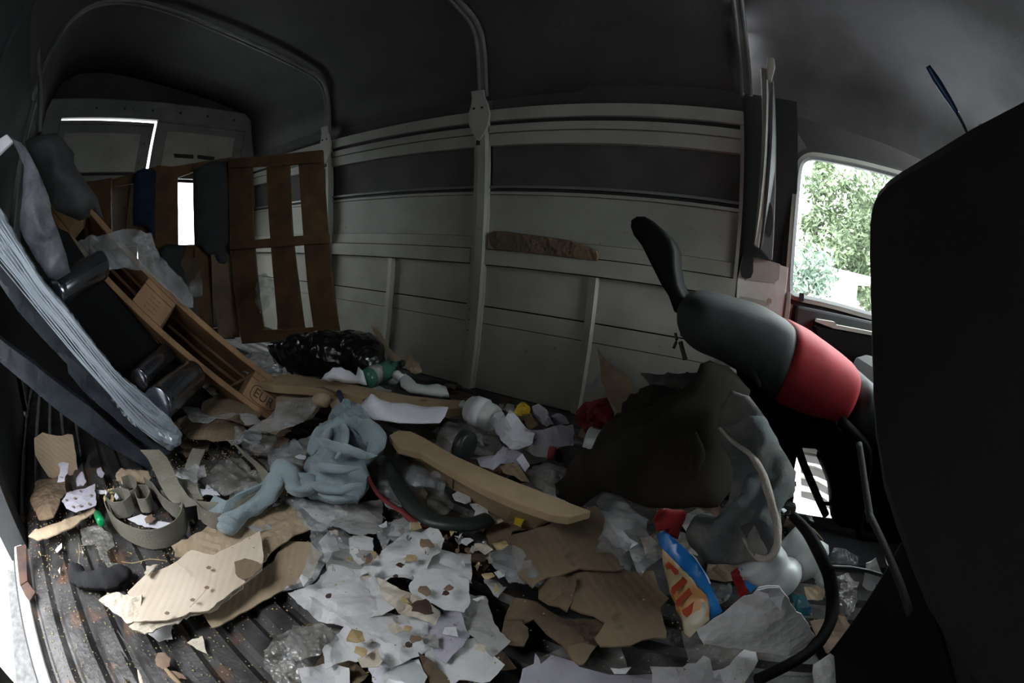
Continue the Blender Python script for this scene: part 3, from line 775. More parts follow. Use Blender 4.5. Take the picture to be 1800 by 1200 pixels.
# the cardboard board leaning behind the middle slat, and rags over the far pallet
sheet('cardboard_sheet', quad([(425, 640), (540, 640), (560, 860), (590, 1110), (470, 1120), (440, 900)], nA, cA + .05), 'card_brown', seg=.03, amp=.004, label='tall brown cardboard strip leaning on the darker upright pallet', cat='cardboard')
sheet('rag', quad([(-14, 210), (5, 165), (40, 150), (90, 152), (112, 165), (108, 330), (108, 560), (60, 480), (20, 470), (-20, 480), (-17, 330)], nA, cA + .05), 'cloth_blue', seg=.03, amp=.02, freq=10, kind_='cloth', smooth=True, label='dark blue cloth hanging from the top bar of the far pallet', cat='cloth')
sheet('dark_tarp', quad([(325, 160), (430, 110), (515, 110), (522, 330), (530, 580), (540, 700), (470, 690), (430, 650), (390, 620), (370, 590), (330, 585), (328, 380)], nA, cA + .045), 'cloth_dark', seg=.03, amp=.015, freq=8, kind_='cloth', smooth=True, label='dark grey fabric sheet stretched over two slats of the far pallet', cat='cloth')
sheet('rag', quad([(125, 620), (165, 580), (285, 590), (270, 650), (250, 690), (285, 760), (295, 850), (240, 900), (180, 820), (140, 700)], nA, cA + .07), 'cloth_dark', seg=.03, amp=.02, freq=8, kind_='cloth', smooth=True, label='dark brown rag below the bright gap in the far pallet', cat='cloth')
# euro pallet leaning across, long side to the doorway
R0 = onz(462, 697, .10)
def solveL():
    best = None
    for zz in [i * .005 for i in range(120, 190)]:
        for (x, y) in ((118, 372),):
            p = onz(x, y, zz)
            if p.x > -2.2 and p.x < 0:
                e = abs((p - R0).length - 1.055)
                if best is None or e < best[0]: best = (e, p)
    return best[1]
L0 = solveL()
a_ = (L0 - R0).normalized(); C0 = (L0 + R0) / 2
vw = (C0 - CAM).normalized()
w0 = (vw - a_ * vw.dot(a_)).normalized()        # away from the camera
d0 = a_.cross(w0).normalized()
if d0.z < 0: d0 = -d0
ps = R(15)
dk = d0 * math.cos(ps) + w0 * math.sin(ps); wk = w0 * math.cos(ps) - d0 * math.sin(ps)
euro = empty('pallet', R0, 'pale wooden pallet leaning diagonally with burnt stamps on its blocks', 'pallet')
def pb(name, u0, u1, w0_, w1_, h0, h1, m='pallet_wood', bev=.003):
    """u along the length, w away from the doorway, h through the thickness (origin: middle of the right block)"""
    p = R0 + a_ * u0 + wk * w0_ + dk * h0
    v, f = box_mesh(p, a_ * (u1 - u0), wk * (w1_ - w0_), dk * (h1 - h0))
    return bevel(link(name, v, f, m, euro), bev)
for k_ in range(3):
    for j in range(3):
        b_ = pb('block', k_ * .5275 - .0725, k_ * .5275 + .0725, j * .35 + .0, j * .35 + .1, -.039, .039)
for j, wd in ((0, .1), (1, .145), (2, .1)): pb('bottom_board', -.0725, 1.1275, (0, .328, .70)[j], (0, .328, .70)[j] + wd, -.061, -.0395)
for k_ in range(3): pb('stringer_board', k_ * .5275 - .0725, k_ * .5275 + .0725, 0, .8, .0395, .061)
for j in range(5):
    w_ = (0, .1775, .3275, .5225, .655)[j]; wd = (.145, .1, .145, .1, .145)[j]
    pb('deck_board', -.0725, 1.1275, w_, w_ + wd, .0615, .083)
# burnt stamps
def stamp(u0, rows, sc):
    for r_i, row in enumerate(rows):
        for c_i, ch in enumerate(row):
            if ch == '#':
                p = R0 + a_ * (u0 - c_i * sc) + dk * (.022 - r_i * sc) - wk * .0012
                yield p
def glyphs(text, u0, h0, hgt, parent, name='lettering', frame=True):
    cu = bpy.data.curves.new(name, 'FONT'); cu.body = text; cu.size = hgt; cu.extrude = .0006; cu.align_x = 'CENTER'; cu.align_y = 'CENTER'
    o = bpy.data.objects.new(name, cu)
    dg = bpy.context.evaluated_depsgraph_get()
    me = bpy.data.meshes.new_from_object(o)
    bpy.data.objects.remove(o)
    X = -a_; Y = dk; Zv = X.cross(Y)
    base = R0 + a_ * u0 + dk * h0 - wk * .0015
    V = [base + X * v.co.x + Y * v.co.y + Zv * v.co.z for v in me.vertices]
    F = [tuple(p.vertices) for p in me.polygons]
    return link(name, V, F, 'ink', parent)
glyphs('EUR', -.005, -.004, .048, euro)
def frame_ring(u0, h0, ru, rh, wd, oval=True):
    n = 24; out = []; inn_ = []
    for i in range(n):
        an = 2 * math.pi * i / n; ex = 1 if not oval else 1
        cx, cz = math.cos(an), math.sin(an)
        k_ = 1 / max(abs(cx) ** 4 + abs(cz) ** 4, 1e-6) ** .25
        out.append(R0 + a_ * (u0 + cx * k_ * ru) + dk * (h0 + cz * k_ * rh) - wk * .0015)
        inn_.append(R0 + a_ * (u0 + cx * k_ * (ru - wd)) + dk * (h0 + cz * k_ * (rh - wd)) - wk * .0015)
    return ringmesh('stamp_frame', out, inn_, -wk * .0004, 'ink', euro)
frame_ring(-.005, -.004, .056, .031, .003)
for i, t in enumerate(('-- -- ----', '--- -- ---', '---- -----', '--  ------')):
    glyphs(t, .5275, .024 - i * .015, .0165, euro)
# ---- the film-wrapped pallet propped on edge in front of it
def on_(x, y, X=-1.15): return onx(x, y, X)
wrp = empty('wrapped_pallet', onx(300, 790, -1.15), 'dark pallet on edge tightly wrapped in shiny stretch film by the doorway', 'pallet')
# upper (nearer) wrapped edge board
e1 = [(-14, 352), (0, 366), (40, 436), (80, 500), (120, 545), (170, 610), (210, 660), (260, 700), (300, 735), (322, 765), (318, 778), (300, 792), (272, 775), (235, 735), (205, 695), (170, 650), (120, 590), (70, 528), (30, 482), (0, 452), (-20, 430)]
sheet('wrapped_edge', [on_(x, y) for x, y in e1], 'film_thick', seg=.011, thick=.05, amp=.009, freq=16, kind_='stretch', dome=.03, domew=.02, rag=.002, parent=wrp)
e2 = [(-16, 440), (0, 458), (30, 488), (80, 545), (130, 605), (180, 668), (220, 722), (262, 772), (300, 796), (284, 800), (240, 770), (190, 725), (150, 690), (120, 655), (118, 640), (80, 600), (40, 556), (0, 500), (-18, 480)]
sheet('film_skirt', [on_(x, y, -1.175) for x, y in e2], 'film_dark', seg=.02, thick=.01, amp=.004, freq=14, kind_='stretch', rag=.001, parent=wrp)
e3 = [(-16, 580), (0, 596), (60, 640), (110, 680), (160, 716), (210, 760), (262, 800), (285, 822), (262, 824), (200, 790), (140, 750), (90, 712), (48, 676), (0, 636), (-18, 620)]
sheet('lower_board', [on_(x, y, -1.22) for x, y in e3], 'film_dark', seg=.02, thick=.04, amp=.003, freq=14, rag=.0, parent=wrp)
prism('shade_slab', [on_(x, y, -1.36) for x, y in ((-14, 470), (60, 560), (150, 650), (240, 760), (262, 800), (180, 760), (90, 690), (-14, 600))], (-.5, .0, 0), 'plastic_black', wrp)  # black slab standing in for the shade inside the pallet
def clip(P, n, c0):
    o = []
    for i, p in enumerate(P):
        q = P[(i + 1) % len(P)]; a1, b1 = n.dot(p) - c0, n.dot(q) - c0
        if a1 <= 0: o.append(p)
        if a1 * b1 < 0: o.append(p.lerp(q, a1 / (a1 - b1)))
    return o
prism('shade_panel', clip([on_(x, y, -1.52) for x, y in ((34, 372), (120, 408), (186, 500), (252, 560), (330, 628), (400, 690), (410, 730), (345, 770), (250, 700), (120, 560), (40, 460))], dk, dk.dot(R0) - .07), (-.02, 0, 0), 'plastic_black', wrp, bev=.003)  # black panel put in for the shade between the two pallets
sheet('film_snag', [on_(x, y, -1.13) for x, y in ((196, 702), (214, 694), (228, 700), (250, 712), (240, 716), (222, 708), (208, 716), (232, 738), (240, 752), (214, 726))], 'film', seg=.006, thick=.001, amp=.006, freq=60, parent=wrp)
sheet('film_snag', [on_(x, y, -1.13) for x, y in ((52, 524), (58, 522), (60, 530), (86, 530), (88, 534), (62, 536), (54, 532))], 'film', seg=.005, thick=.001, amp=.004, freq=60, parent=wrp)
random.seed(3)
for i_ in range(13):                              # long taut ridges of the stretched film
    f = .06 + i_ * .07
    A_ = [(-8, 362, 446), (40, 436, 498), (80, 500, 543), (120, 545, 592), (170, 610, 652), (210, 660, 698), (260, 700, 762), (300, 735, 790)]
    s0 = random.uniform(0, .35); pts = []
    for (x_, t_, u_) in A_:
        k_ = f + .05 * math.sin(x_ * .02 + i_)
        pts.append(on_(x_ - (x_ * .0 + 18 * k_), t_ + (u_ - t_) * k_ + 0, -1.118 + .012 * abs(k_ - .5)))
    tube('film_ridge', pts, [.001, random.uniform(.0015, .004), .002, random.uniform(.001, .004), .001], 'film_thick', n=36, k_=6, parent=wrp, wr=.3)
# two dark shiny cylinders standing between the wrapped pallet and the pale one
def cyl(name, p0, p1, r, label):
    o = lathe(name, p0, p1, [(0, r * .2), (0, r * .95), (.01, r), (.08, r), (.1, r * .97), (.12, r), (.9, r), (.92, r * .97), (.94, r), (.99, r), (1, r * .95), (1, r * .3)], 'chrome_dark', k_=40, label=label, cat='canister')
    return o
cyl('canister', onx(96, 517, -1.24), onx(178, 466, -1.36), .045, 'upper dark shiny cylinder between wrapped pallet and pale pallet')
cyl('canister', onx(276, 712, -1.17), onx(338, 660, -1.36), .052, 'lower dark shiny cylinder beside foot of the wrapped pallet')
cyl('canister', onx(244, 668, -1.33), onx(296, 618, -1.50), .036, 'slim dark cylinder behind the lower shiny one')
# film over the pale pallet
nf = tuple(wk); cf = wk.dot(R0) - .02
S6 = lambda L: [onpl(100 + x / 6, 340 + y / 6, nf, cf) for x, y in L]
sheet('stretch_film', S6([(130, 540), (250, 480), (430, 440), (560, 410), (700, 350), (850, 360), (940, 410), (1000, 400), (1040, 560), (1090, 660), (1240, 830), (1380, 960), (1440, 1120), (1440, 1200), (1380, 1200), (1300, 1150), (1150, 1000), (960, 820), (900, 790), (700, 780), (500, 800), (420, 780), (330, 680), (180, 630)]),
      'film', seg=.014, thick=.001, amp=.028, freq=18, rag=.002, label='crumpled clear stretch film draped over the pale leaning pallet', cat='plastic film')
# dark and grey cloths hung over the top
sheet('grey_blanket', [onx(x, y, -1.19) for x, y in ((18, 242), (38, 252), (52, 270), (68, 302), (86, 345), (92, 380), (104, 410), (116, 445), (124, 478), (100, 493), (86, 488), (60, 450), (42, 418), (34, 398), (40, 340), (42, 292), (30, 264))],
      'cloth_grey', seg=.014, thick=.006, amp=.03, freq=14, kind_='cloth', rag=.001, smooth=True, label='grey woven blanket hanging over the leaning pallets by the door', cat='blanket')
sheet('dark_coat', [onx(x, y, -1.42) for x, y in ((44, 250), (62, 240), (98, 234), (112, 246), (130, 270), (130, 288), (150, 318), (172, 350), (182, 385), (160, 366), (158, 380), (140, 388), (126, 382), (98, 370), (88, 354), (80, 330), (66, 300), (52, 272))],
      'cloth_dark', seg=.02, thick=.01, amp=.03, freq=9, kind_='cloth', dome=.06, rag=.001, smooth=True, label='dark padded coat heaped on top of the pale leaning pallet', cat='coat')
prism('white_board', [onx(x, y, -1.1) for x, y in ((-12, 250), (12, 235), (23, 248), (2, 268), (-12, 282))], (-.02, .0, 0), 'paper_clean', bev=.003, label='white board end sticking in above the grey blanket', cat='board')
tube('pipe', [onx(x, y, -1.9) for x, y in ((70, 232), (72, 160), (66, 60), (68, -20))], .012, 'bow_metal', n=20, label='thin upright pole in the dark corner behind the coat', cat='pole')

# ============================================================ SEATS
# driver seat: backrest laid flat towards the load bay, headrest up, grey cover with a red middle
dsg = empty('driver_seat', (.35, 1.2, 0), 'dark grey cab seat with red cover band, backrest folded flat rearwards', 'car seat')
YS = 1.10
def S(x, y, d=0.0): return ony(x, y, YS + d)
sil_top = [(1183, 545), (1192, 528), (1208, 517), (1250, 516), (1290, 522), (1340, 540), (1395, 566), (1450, 600), (1500, 640), (1540, 672), (1600, 720)]
sil_bot = [(1186, 566), (1190, 588), (1200, 606), (1225, 628), (1250, 640), (1290, 665), (1338, 690), (1352, 720), (1420, 745), (1484, 762), (1560, 800)]
def seatloft(name, i0, i1, m, bulge=.0):
    secs = []
    T_ = [S(*p) for p in sil_top]; B_ = [S(*p) for p in sil_bot]
    N = 26
    Tt = resample(T_, N); Bb = resample(B_, N)
    a = int(i0 * (N - 1)); b = int(i1 * (N - 1))
    rings = []
    for i in range(a, b + 1):
        t, bt = Tt[i], Bb[i]; h = (t - bt)
        hw = .235 * (1 if i > 3 else .62 + .13 * i)
        ring = []
        for j in range(20):
            an = 2 * math.pi * j / 20
            cx = math.copysign(abs(math.cos(an)) ** .55, math.cos(an)); cz = math.copysign(abs(math.sin(an)) ** .7, math.sin(an))
            p = (t + bt) / 2 + h * .5 * cz * 1.0 + Vector((0, cx * hw + .18, 0))
            p += Vector((0, 0, .012 * noise.noise(p * 9))) + Vector((0, 0, bulge * .006))
            ring.append(p)
        rings.append(ring)
    V = [p for r_ in rings for p in r_]; F = []
    for i in range(len(rings) - 1):
        for j in range(20): F.append((i * 20 + j, i * 20 + (j + 1) % 20, (i + 1) * 20 + (j + 1) % 20, (i + 1) * 20 + j))
    F += [tuple(range(20)), tuple(range(len(V) - 1, len(V) - 21, -1))]
    o = link(name, V, F, m, dsg, True); s = o.modifiers.new('subdivision', 'SUBSURF'); s.levels = 1; s.render_levels = 1
    return o
seatloft('backrest', 0, .50, 'seat_grey')
seatloft('cover_band', .47, .78, 'seat_red', 1)
seatloft('backrest_foot', .77, 1, 'seat_grey')
# headrest, seen from its side
hr = [(1107, 398), (1108, 386), (1118, 379), (1132, 379), (1148, 388), (1166, 404), (1180, 420), (1187, 440), (1188, 470), (1193, 500), (1207, 530), (1212, 545), (1196, 556), (1184, 548), (1174, 520), (1160, 498), (1142, 462), (1126, 430), (1112, 412)]
hp = [S(x, y, .08) for x, y in hr]
hd = prism('headrest', hp, (0, .22, 0), 'seat_grey', dsg, bev=.022, smooth=True)
hd.data.materials[0] = MATS['plastic_black']; hd.modifiers['bevel'].segments = 5; hd.modifiers['bevel'].angle_limit = R(60)
tube('headrest_post', [S(1205, 535, .14), S(1196, 560, .14), S(1200, 590, .14)], .007, 'chrome_dark', n=8, parent=dsg)
tube('tie_cord', [S(x, y, -.02) for x, y in ((1187, 585), (1190, 598), (1184, 612))], .004, 'rubber', n=10, parent=dsg)
tube('tie_cord', [S(x, y, -.02) for x, y in ((1196, 600), (1199, 612), (1205, 632))], .006, 'rubber', n=10, parent=dsg)
# pleat in the cover
tube('pleat', [S(x, y, -.035) for x, y in ((1296, 560), (1302, 590), (1316, 630), (1336, 680))], [.003, .012, .006], 'seat_grey', n=16, parent=dsg)
prism('seat_underside', [S(x, y, -.01) for x, y in ((1296, 668), (1345, 700), (1420, 738), (1484, 758), (1540, 790), (1560, 900), (1478, 905), (1470, 850), (1452, 806), (1434, 790), (1404, 788), (1394, 840), (1372, 800), (1340, 730))], (0, .30, 0), 'plastic_black', dsg, bev=.006)
box('cushion', (.55, 1.02, .30), (1.05, 1.5, .47), 'seat_black', dsg, bev=.05)
box('pedestal', (.60, 1.08, .0), (1.0, 1.44, .30), 'plastic_black', dsg, bev=.02)
for y in (1.04, 1.46):
    tube('frame_tube', [(.40, y, .34), (.52, y, .28), (.60, y, .02), (.98, y, .02)], .015, 'plastic_black', n=24, parent=dsg)
# passenger bench right beside the photographer: only a black silhouette
pas = empty('passenger_seat', (.42, .35, 0), 'large black seat back filling the right side, closest to the viewer', 'car seat')
XS = .31
bs = [(1526, 620), (1524, 520), (1523, 450), (1524, 395), (1528, 360), (1538, 334), (1556, 312), (1580, 294), (1630, 262), (1700, 216), (1760, 182), (1830, 142), (1900, 110)]
top = [onx(x, y, XS) for x, y in bs]
low = [(1528, 700), (1532, 770), (1545, 860), (1566, 930), (1590, 1000), (1618, 1072), (1650, 1130), (1694, 1196), (1740, 1250)]
lowp = [onx(x, y, XS) for x, y in low]
outl = [Vector((XS, -.30, lowp[-1].z)), ] + [p for p in reversed(lowp)] + top
outl.append(Vector((XS, -.30, top[-1].z)))
prism('backrest', outl, (.10, .0, 0), 'seat_black', pas, bev=.02)
box('cushion', (.40, -.3, .30), (.95, .62, .40), 'seat_black', pas, bev=.04)
box('underframe', (.42, -.28, .02), (.90, .56, .30), 'plastic_black', pas, bev=.01)
def leg(pts, r, X=.38, nm='leg'): tube(nm, [onx(x, y, X) for x, y in pts], r, 'seat_black', n=16, parent=pas)
leg([(1524, 895), (1546, 940), (1566, 985), (1584, 1030), (1600, 1080)], .006, .36)
leg([(1510, 780), (1520, 850), (1530, 915)], .007, .36)
dsl = lambda pts, r, nm: tube(nm, [ony(x, y, 1.12) for x, y in pts], r, 'plastic_black', n=16, parent=dsg)
dsl([(1398, 775), (1412, 815), (1440, 880), (1452, 905)], .012, 'recliner_bar')
dsl([(1450, 790), (1470, 840), (1474, 905), (1520, 930)], .03, 'side_frame')
dsl([(1440, 884), (1480, 886), (1530, 888)], .006, 'cross_rod')

# blue screwdriver hanging above the seat
sd = empty('screwdriver', at(1690, 215, .62), 'dark blue handled screwdriver stuck upright above the black seat', 'tool')
tube('handle', [at(1631, 116, .62), at(1652, 150, .62), at(1682, 198, .61)], [.0045, .007, .006, .004], 'driver', n=18, parent=sd)
tube('blade', [at(1682, 198, .61), at(1689, 210, .60), at(1712, 262, .575)], .003, 'chrome_dark', n=8, parent=sd)

# ============================================================ CLOTHS NEAR THE SEAT
# brown coat heap under the seat
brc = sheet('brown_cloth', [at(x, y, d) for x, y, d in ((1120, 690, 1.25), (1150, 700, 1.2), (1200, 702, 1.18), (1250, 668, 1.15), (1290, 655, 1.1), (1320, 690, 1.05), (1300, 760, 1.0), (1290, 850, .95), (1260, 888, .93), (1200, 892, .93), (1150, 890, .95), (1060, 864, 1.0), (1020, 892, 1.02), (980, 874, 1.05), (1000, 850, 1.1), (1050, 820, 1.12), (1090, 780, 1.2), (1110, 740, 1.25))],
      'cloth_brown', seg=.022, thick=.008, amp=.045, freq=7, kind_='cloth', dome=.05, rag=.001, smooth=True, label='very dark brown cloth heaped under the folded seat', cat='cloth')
tube('standing_fold', [at(x, y, .93) for x, y in ((1218, 760), (1226, 800), (1222, 845), (1206, 862))], [.012, .022, .02, .01], 'cloth_brown', n=20, flat=.6, wr=.3, parent=brc, label='olive brown fold')
sheet('felt_blanket', [at(x, y, d) for x, y, d in ((1126, 656, 1.3), (1160, 658, 1.28), (1230, 656, 1.26), (1232, 668, 1.22), (1200, 680, 1.2), (1160, 676, 1.2), (1140, 672, 1.24))], 'felt', seg=.015, thick=.006, amp=.012, freq=12, kind_='cloth', smooth=True, label='pale felt hem folded over top of the brown heap', cat='blanket')
sheet('cloth_patch', [at(x, y, 1.19) for x, y in ((1130, 682), (1146, 676), (1162, 682), (1168, 700), (1162, 718), (1144, 712), (1132, 700))], 'felt', seg=.012, thick=.005, amp=.012, freq=14, kind_='cloth', smooth=True, label='small bluish felt corner showing against the brown heap', cat='blanket')
sheet('paper_wad', [at(x, y, 1.24) for x, y in ((1238, 658), (1250, 652), (1266, 650), (1276, 656), (1262, 662), (1244, 664))], 'paper_clean', seg=.008, thick=.002, amp=.01, freq=40, label='bright white scrap catching light under the seat', cat='paper')
# large felt blanket hanging from the seat down to the floor
felt = sheet('felt_blanket', [at(x, y, d * .93) for x, y, d in ((1262, 745, 1.0), (1268, 712, 1.02), (1290, 690, 1.0), (1320, 700, .98), (1350, 740, .95), (1375, 790, .92), (1400, 830, .93), (1398, 862, .92), (1372, 900, .88), (1371, 940, .86), (1368, 966, .85), (1352, 984, .84), (1338, 988, .84), (1310, 984, .85), (1290, 992, .88), (1240, 990, .9), (1215, 960, .93), (1208, 930, .96), (1230, 905, .98), (1262, 910, .95), (1280, 880, .93), (1290, 830, .95), (1280, 800, .98), (1268, 778, 1.0))],
      'felt', seg=.014, thick=.008, amp=.045, freq=10, kind_='cloth', rag=.001, smooth=True, label='large grey felt blanket hanging from the folded seat to the rubbish', cat='blanket')
tube('rolled_hem', [at(x, y, d * .915) for x, y, d in ((1264, 752, .95), (1290, 778, .92), (1322, 800, .89), (1340, 830, .86), (1352, 870, .84), (1364, 910, .82), (1369, 950, .81), (1360, 978, .81), (1338, 986, .82), (1322, 970, .84), (1306, 945, .87))], [.003, .006, .008, .008, .007, .003], 'felt_light', n=50, k_=10, flat=.8, wr=.3, parent=felt, label='pale rolled hem')
sheet('inner_fold', [at(x, y, .765) for x, y in ((1300, 925), (1322, 912), (1345, 905), (1362, 930), (1366, 962), (1350, 980), (1336, 982), (1320, 962))], 'cloth_dark', seg=.012, thick=.004, amp=.01, freq=12, kind_='cloth', smooth=True, parent=felt)
# ============================================================ RUBBISH ON THE FLOOR
random.seed(5)
C3 = lambda L, z=.03: Z(L, z, 0, 800, 3)          # crop frames used while reading the photograph
C4 = lambda L, z=.06: Z(L, z, 500, 550, 3)
C5 = lambda L, z=.05: Z(L, z, 500, 800, 3)
C6 = lambda L, z=.08: Z(L, z, 1000, 800, 3)
# ---- cardboard in the light
sheet('cardboard_flap', C3([(900, 470), (1060, 400), (1090, 365), (1150, 390), (1200, 420), (1300, 350), (1400, 290), (1480, 255), (1560, 280), (1640, 385), (1540, 440), (1460, 490), (1400, 560), (1250, 600), (1100, 560), (1010, 510), (920, 530)], .03), 'card_mid', seg=.014, amp=.006, freq=9, kind_='flute', rag=.004, label='upper torn brown cardboard piece behind the pale one', cat='cardboard')
sheet('cardboard_flap', C3([(1060, 820), (1180, 720), (1310, 640), (1440, 560), (1500, 450), (1640, 460), (1700, 520), (1640, 640), (1480, 720), (1300, 820), (1120, 910)], .018), 'card_mid', seg=.014, amp=.005, freq=8, kind_='flat', rag=.003, label='creased brown cardboard lying under the pale cardboard, film over it', cat='cardboard')
big = sheet('cardboard_sheet', C3([(670, 720), (700, 690), (740, 650), (770, 620), (830, 600), (900, 570), (1010, 497), (1080, 520), (1130, 530), (1250, 470), (1370, 400), (1390, 520), (1380, 600), (1320, 650), (1230, 720), (1100, 820), (1000, 820), (940, 850), (840, 870), (740, 880), (700, 880), (740, 850), (715, 790)], .055), 'card_pale', seg=.013, amp=.007, freq=6, kind_='flat', rag=.002, label='large pale cardboard sheet with torn edge in the doorway light', cat='cardboard')
for (p_, q_) in (((930, 560), (1010, 640)), ((1100, 690), (1000, 800))):
    s_ = C3([p_, ((p_[0] + q_[0]) / 2 + 6, (p_[1] + q_[1]) / 2), q_], .0665)
    tube('crease', s_, .0007, 'card_pale', n=10, k_=6, parent=big)
for i_, (x_, y_) in enumerate(((1100, 590), (1015, 760), (1090, 695), (880, 830))):
    sheet('stain_spot', [p for p in C3([(x_ - 14, y_), (x_, y_ - 9), (x_ + 15, y_ - 2), (x_ + 8, y_ + 9), (x_ - 8, y_ + 8)], .0672)], 'leaf_dry', seg=.02, thick=.0006, amp=.0, parent=big)
sheet('torn_lip', C3([(515, 760, .03), (570, 725, .035), (640, 730, .05), (680, 740, .06), (750, 735, .06), (745, 790, .055), (740, 860, .05), (680, 885, .03), (620, 840, .02), (570, 800, .02)], .045), 'card_core', seg=.009, amp=.008, freq=24, kind_='flute', rag=.004, parent=big)
sheet('torn_lip', C3([(680, 905), (760, 875), (900, 835), (1060, 800), (1180, 720), (1300, 655), (1280, 700), (1180, 770), (1100, 825), (1000, 845), (920, 880), (760, 938), (700, 920)], .045), 'card_core', seg=.009, amp=.004, freq=30, kind_='flute', rag=.004, parent=big)
sheet('torn_lip', C3([(760, 620), (770, 580), (830, 570), (810, 600), (780, 635)], .065), 'card_core', seg=.008, amp=.004, freq=20, kind_='flute', rag=.003, parent=big)
sheet('stain_patch', C3([(1235, 560), (1290, 540), (1360, 560), (1380, 590), (1330, 640), (1280, 655), (1240, 620)], .066), 'card_brown', seg=.012, thick=.001, amp=.002, freq=20, parent=big)
sheet('paper_piece', C3([(780, 940), (905, 870), (908, 965), (835, 980)], .012), 'paper_white', seg=.012, thick=.001, amp=.003, label='small white paper under front edge of the pale cardboard', cat='paper')
sheet('paper_piece', C3([(985, 985), (1065, 950), (1092, 1045), (1035, 1020)], .012), 'card_core', seg=.012, thick=.001, amp=.003, label='triangular cream paper scrap on the bare ribbed floor', cat='paper')
sheet('dead_leaf', C3([(815, 1075), (830, 1040), (870, 1040), (900, 1070), (895, 1110), (860, 1132), (825, 1110)], .014), 'leaf_dry', seg=.008, thick=.001, amp=.004, freq=25, label='round brown dead leaf on the bare ribbed floor', cat='leaf')
sheet('dead_leaf', C3([(880, 1130), (960, 1150), (985, 1180), (930, 1180)], .014), 'leaf_dry', seg=.01, thick=.001, amp=.004, freq=25, label='curled dead leaf by the wooden splinter near the front', cat='leaf')
tube('splinter', C3([(872, 1125), (910, 1165), (960, 1215)], .016), [.004, .006, .004], 'board_wood', n=8, flat=.5, label='pale wooden splinter under the round dead leaf', cat='wood')
tube('splinter', C3([(728, 1130), (740, 1170), (752, 1215)], .014), [.002, .005, .005], 'card_core', n=8, flat=.5, label='thin white sliver at the front edge of the floor', cat='wood')
# grubby marks: thin rubbish skin over the ribs
# black rag, cap, bits
sheet('black_rag', C3([(362, 600), (400, 578), (440, 590), (455, 625), (520, 618), (600, 600), (650, 585), (692, 605), (680, 650), (620, 690), (560, 705), (480, 698), (410, 692), (370, 665)], .02), 'cloth_black', seg=.01, thick=.01, amp=.016, freq=18, kind_='cloth', dome=.03, domew=.03, smooth=True, label='small black crumpled rag on the bare ribbed floor', cat='cloth')
lathe('plastic_closure', onz(172, 905, .03), onz(178, 918, .05), [(0, .006), (0, .013), (.9, .013), (1, .011), (1, .002)], 'green', label='small bright green plastic bottle cap', cat='cap')
tube('wire', C3([(410, 590), (420, 520), (415, 460)], .02), .0008, 'crumb', n=10, label='thin stalk rising beside the small black rag', cat='stalk')
tube('wire', C3([(640, 560), (700, 570), (790, 545), (880, 555)], .02), .0008, 'crumb', n=14, label='thin pale straw left of the pale cardboard', cat='stalk')
# rusty bracket on the sill
rb = empty('rusty_bracket', onz(40, 1000, 0), 'rusty angle bracket standing on the white door sill', 'bracket')
prism('plate', [onz(x, y, z) for x, y, z in ((28, 960, .05), (44, 956, .05), (46, 1018, .02), (34, 1026, .02))], (.006, .004, 0), 'rust', rb, bev=.001)
prism('foot', [onz(x, y, .018) for x, y in ((34, 1026), (46, 1018), (62, 1040), (52, 1056), (44, 1046))], (0, 0, -.006), 'rust', rb, bev=.001)
# cardboard and papers in the dark left corner
sheet('cardboard_flap', [onx(x, y, -1.38) for x, y in ((60, 770), (75, 760), (100, 766), (128, 764), (134, 800), (138, 840), (122, 858), (105, 862), (80, 830), (62, 800))], 'card_mid', seg=.02, amp=.006, freq=8, label='brown cardboard standing in the dark left corner', cat='cardboard')
sheet('cardboard_flap', C3([(180, 400), (300, 360), (400, 320), (500, 272), (512, 300), (430, 340), (380, 380), (300, 420), (200, 450), (150, 430)], .03), 'card_mid', seg=.015, amp=.01, freq=10, kind_='cloth', label='folded brown cardboard strip behind the green cap', cat='cardboard')
pt = sheet('patterned_paper', C3([(325, 240), (350, 200), (400, 180), (450, 175), (500, 145), (505, 260), (440, 285), (400, 300), (350, 280)], .05), 'paper_lilac', seg=.012, thick=.001, amp=.004, label='pale lilac paper with dark dots in the left corner', cat='paper')
for (x, y) in ((425, 188), (480, 210), (425, 265), (470, 255), (385, 270), (350, 235), (395, 225)):
    c = onz(x / 3, 800 + y / 3, .0545)
    prism('dot', [c + Vector((math.cos(a) * .0045, math.sin(a) * .0045, 0)) for a in [i * math.pi / 4 for i in range(8)]], (0, 0, .001), 'leaf_dry', pt)
sheet('paper_piece', C3([(308, 40), (330, 28), (360, 35), (352, 90), (340, 130), (300, 135), (315, 85)], .10), 'paper_lilac', seg=.012, thick=.001, amp=.01, label='curled lilac paper against the cardboard in left corner', cat='paper')
sheet('paper_piece', C3([(400, 120), (430, 80), (455, 130), (440, 160), (405, 160)], .06), 'paper_lilac', seg=.012, thick=.001, amp=.006, label='torn lilac paper above the dotted one', cat='paper')
sheet('paper_piece', C3([(510, 70), (530, 60), (552, 95), (540, 122), (515, 105)], .03), 'paper_lilac', seg=.01, thick=.001, amp=.006, label='tiny lilac scrap between left corner and coiled strap', cat='paper')
sheet('cardboard_box', C3([(610, 90), (640, 65), (780, 80), (795, 110), (790, 150), (650, 150), (612, 130)], .03), 'card_mid', seg=.012, amp=.012, freq=20, dome=.02, label='small squashed brown carton behind the coiled strap', cat='box')
sheet('rag', C3([(180, 130), (330, 100), (350, 190), (320, 260), (280, 320), (200, 330), (160, 240)], .04), 'card_dark', seg=.02, amp=.02, freq=10, dome=.03, label='brown crumpled wrapper heap in the dark left corner', cat='wrapper')
sheet('paper_piece', C3([(290, 500), (325, 460), (326, 485), (300, 515)], .012), 'paper_clean', seg=.01, thick=.001, amp=.003, label='tiny white scrap on floor left of the black rag', cat='paper')
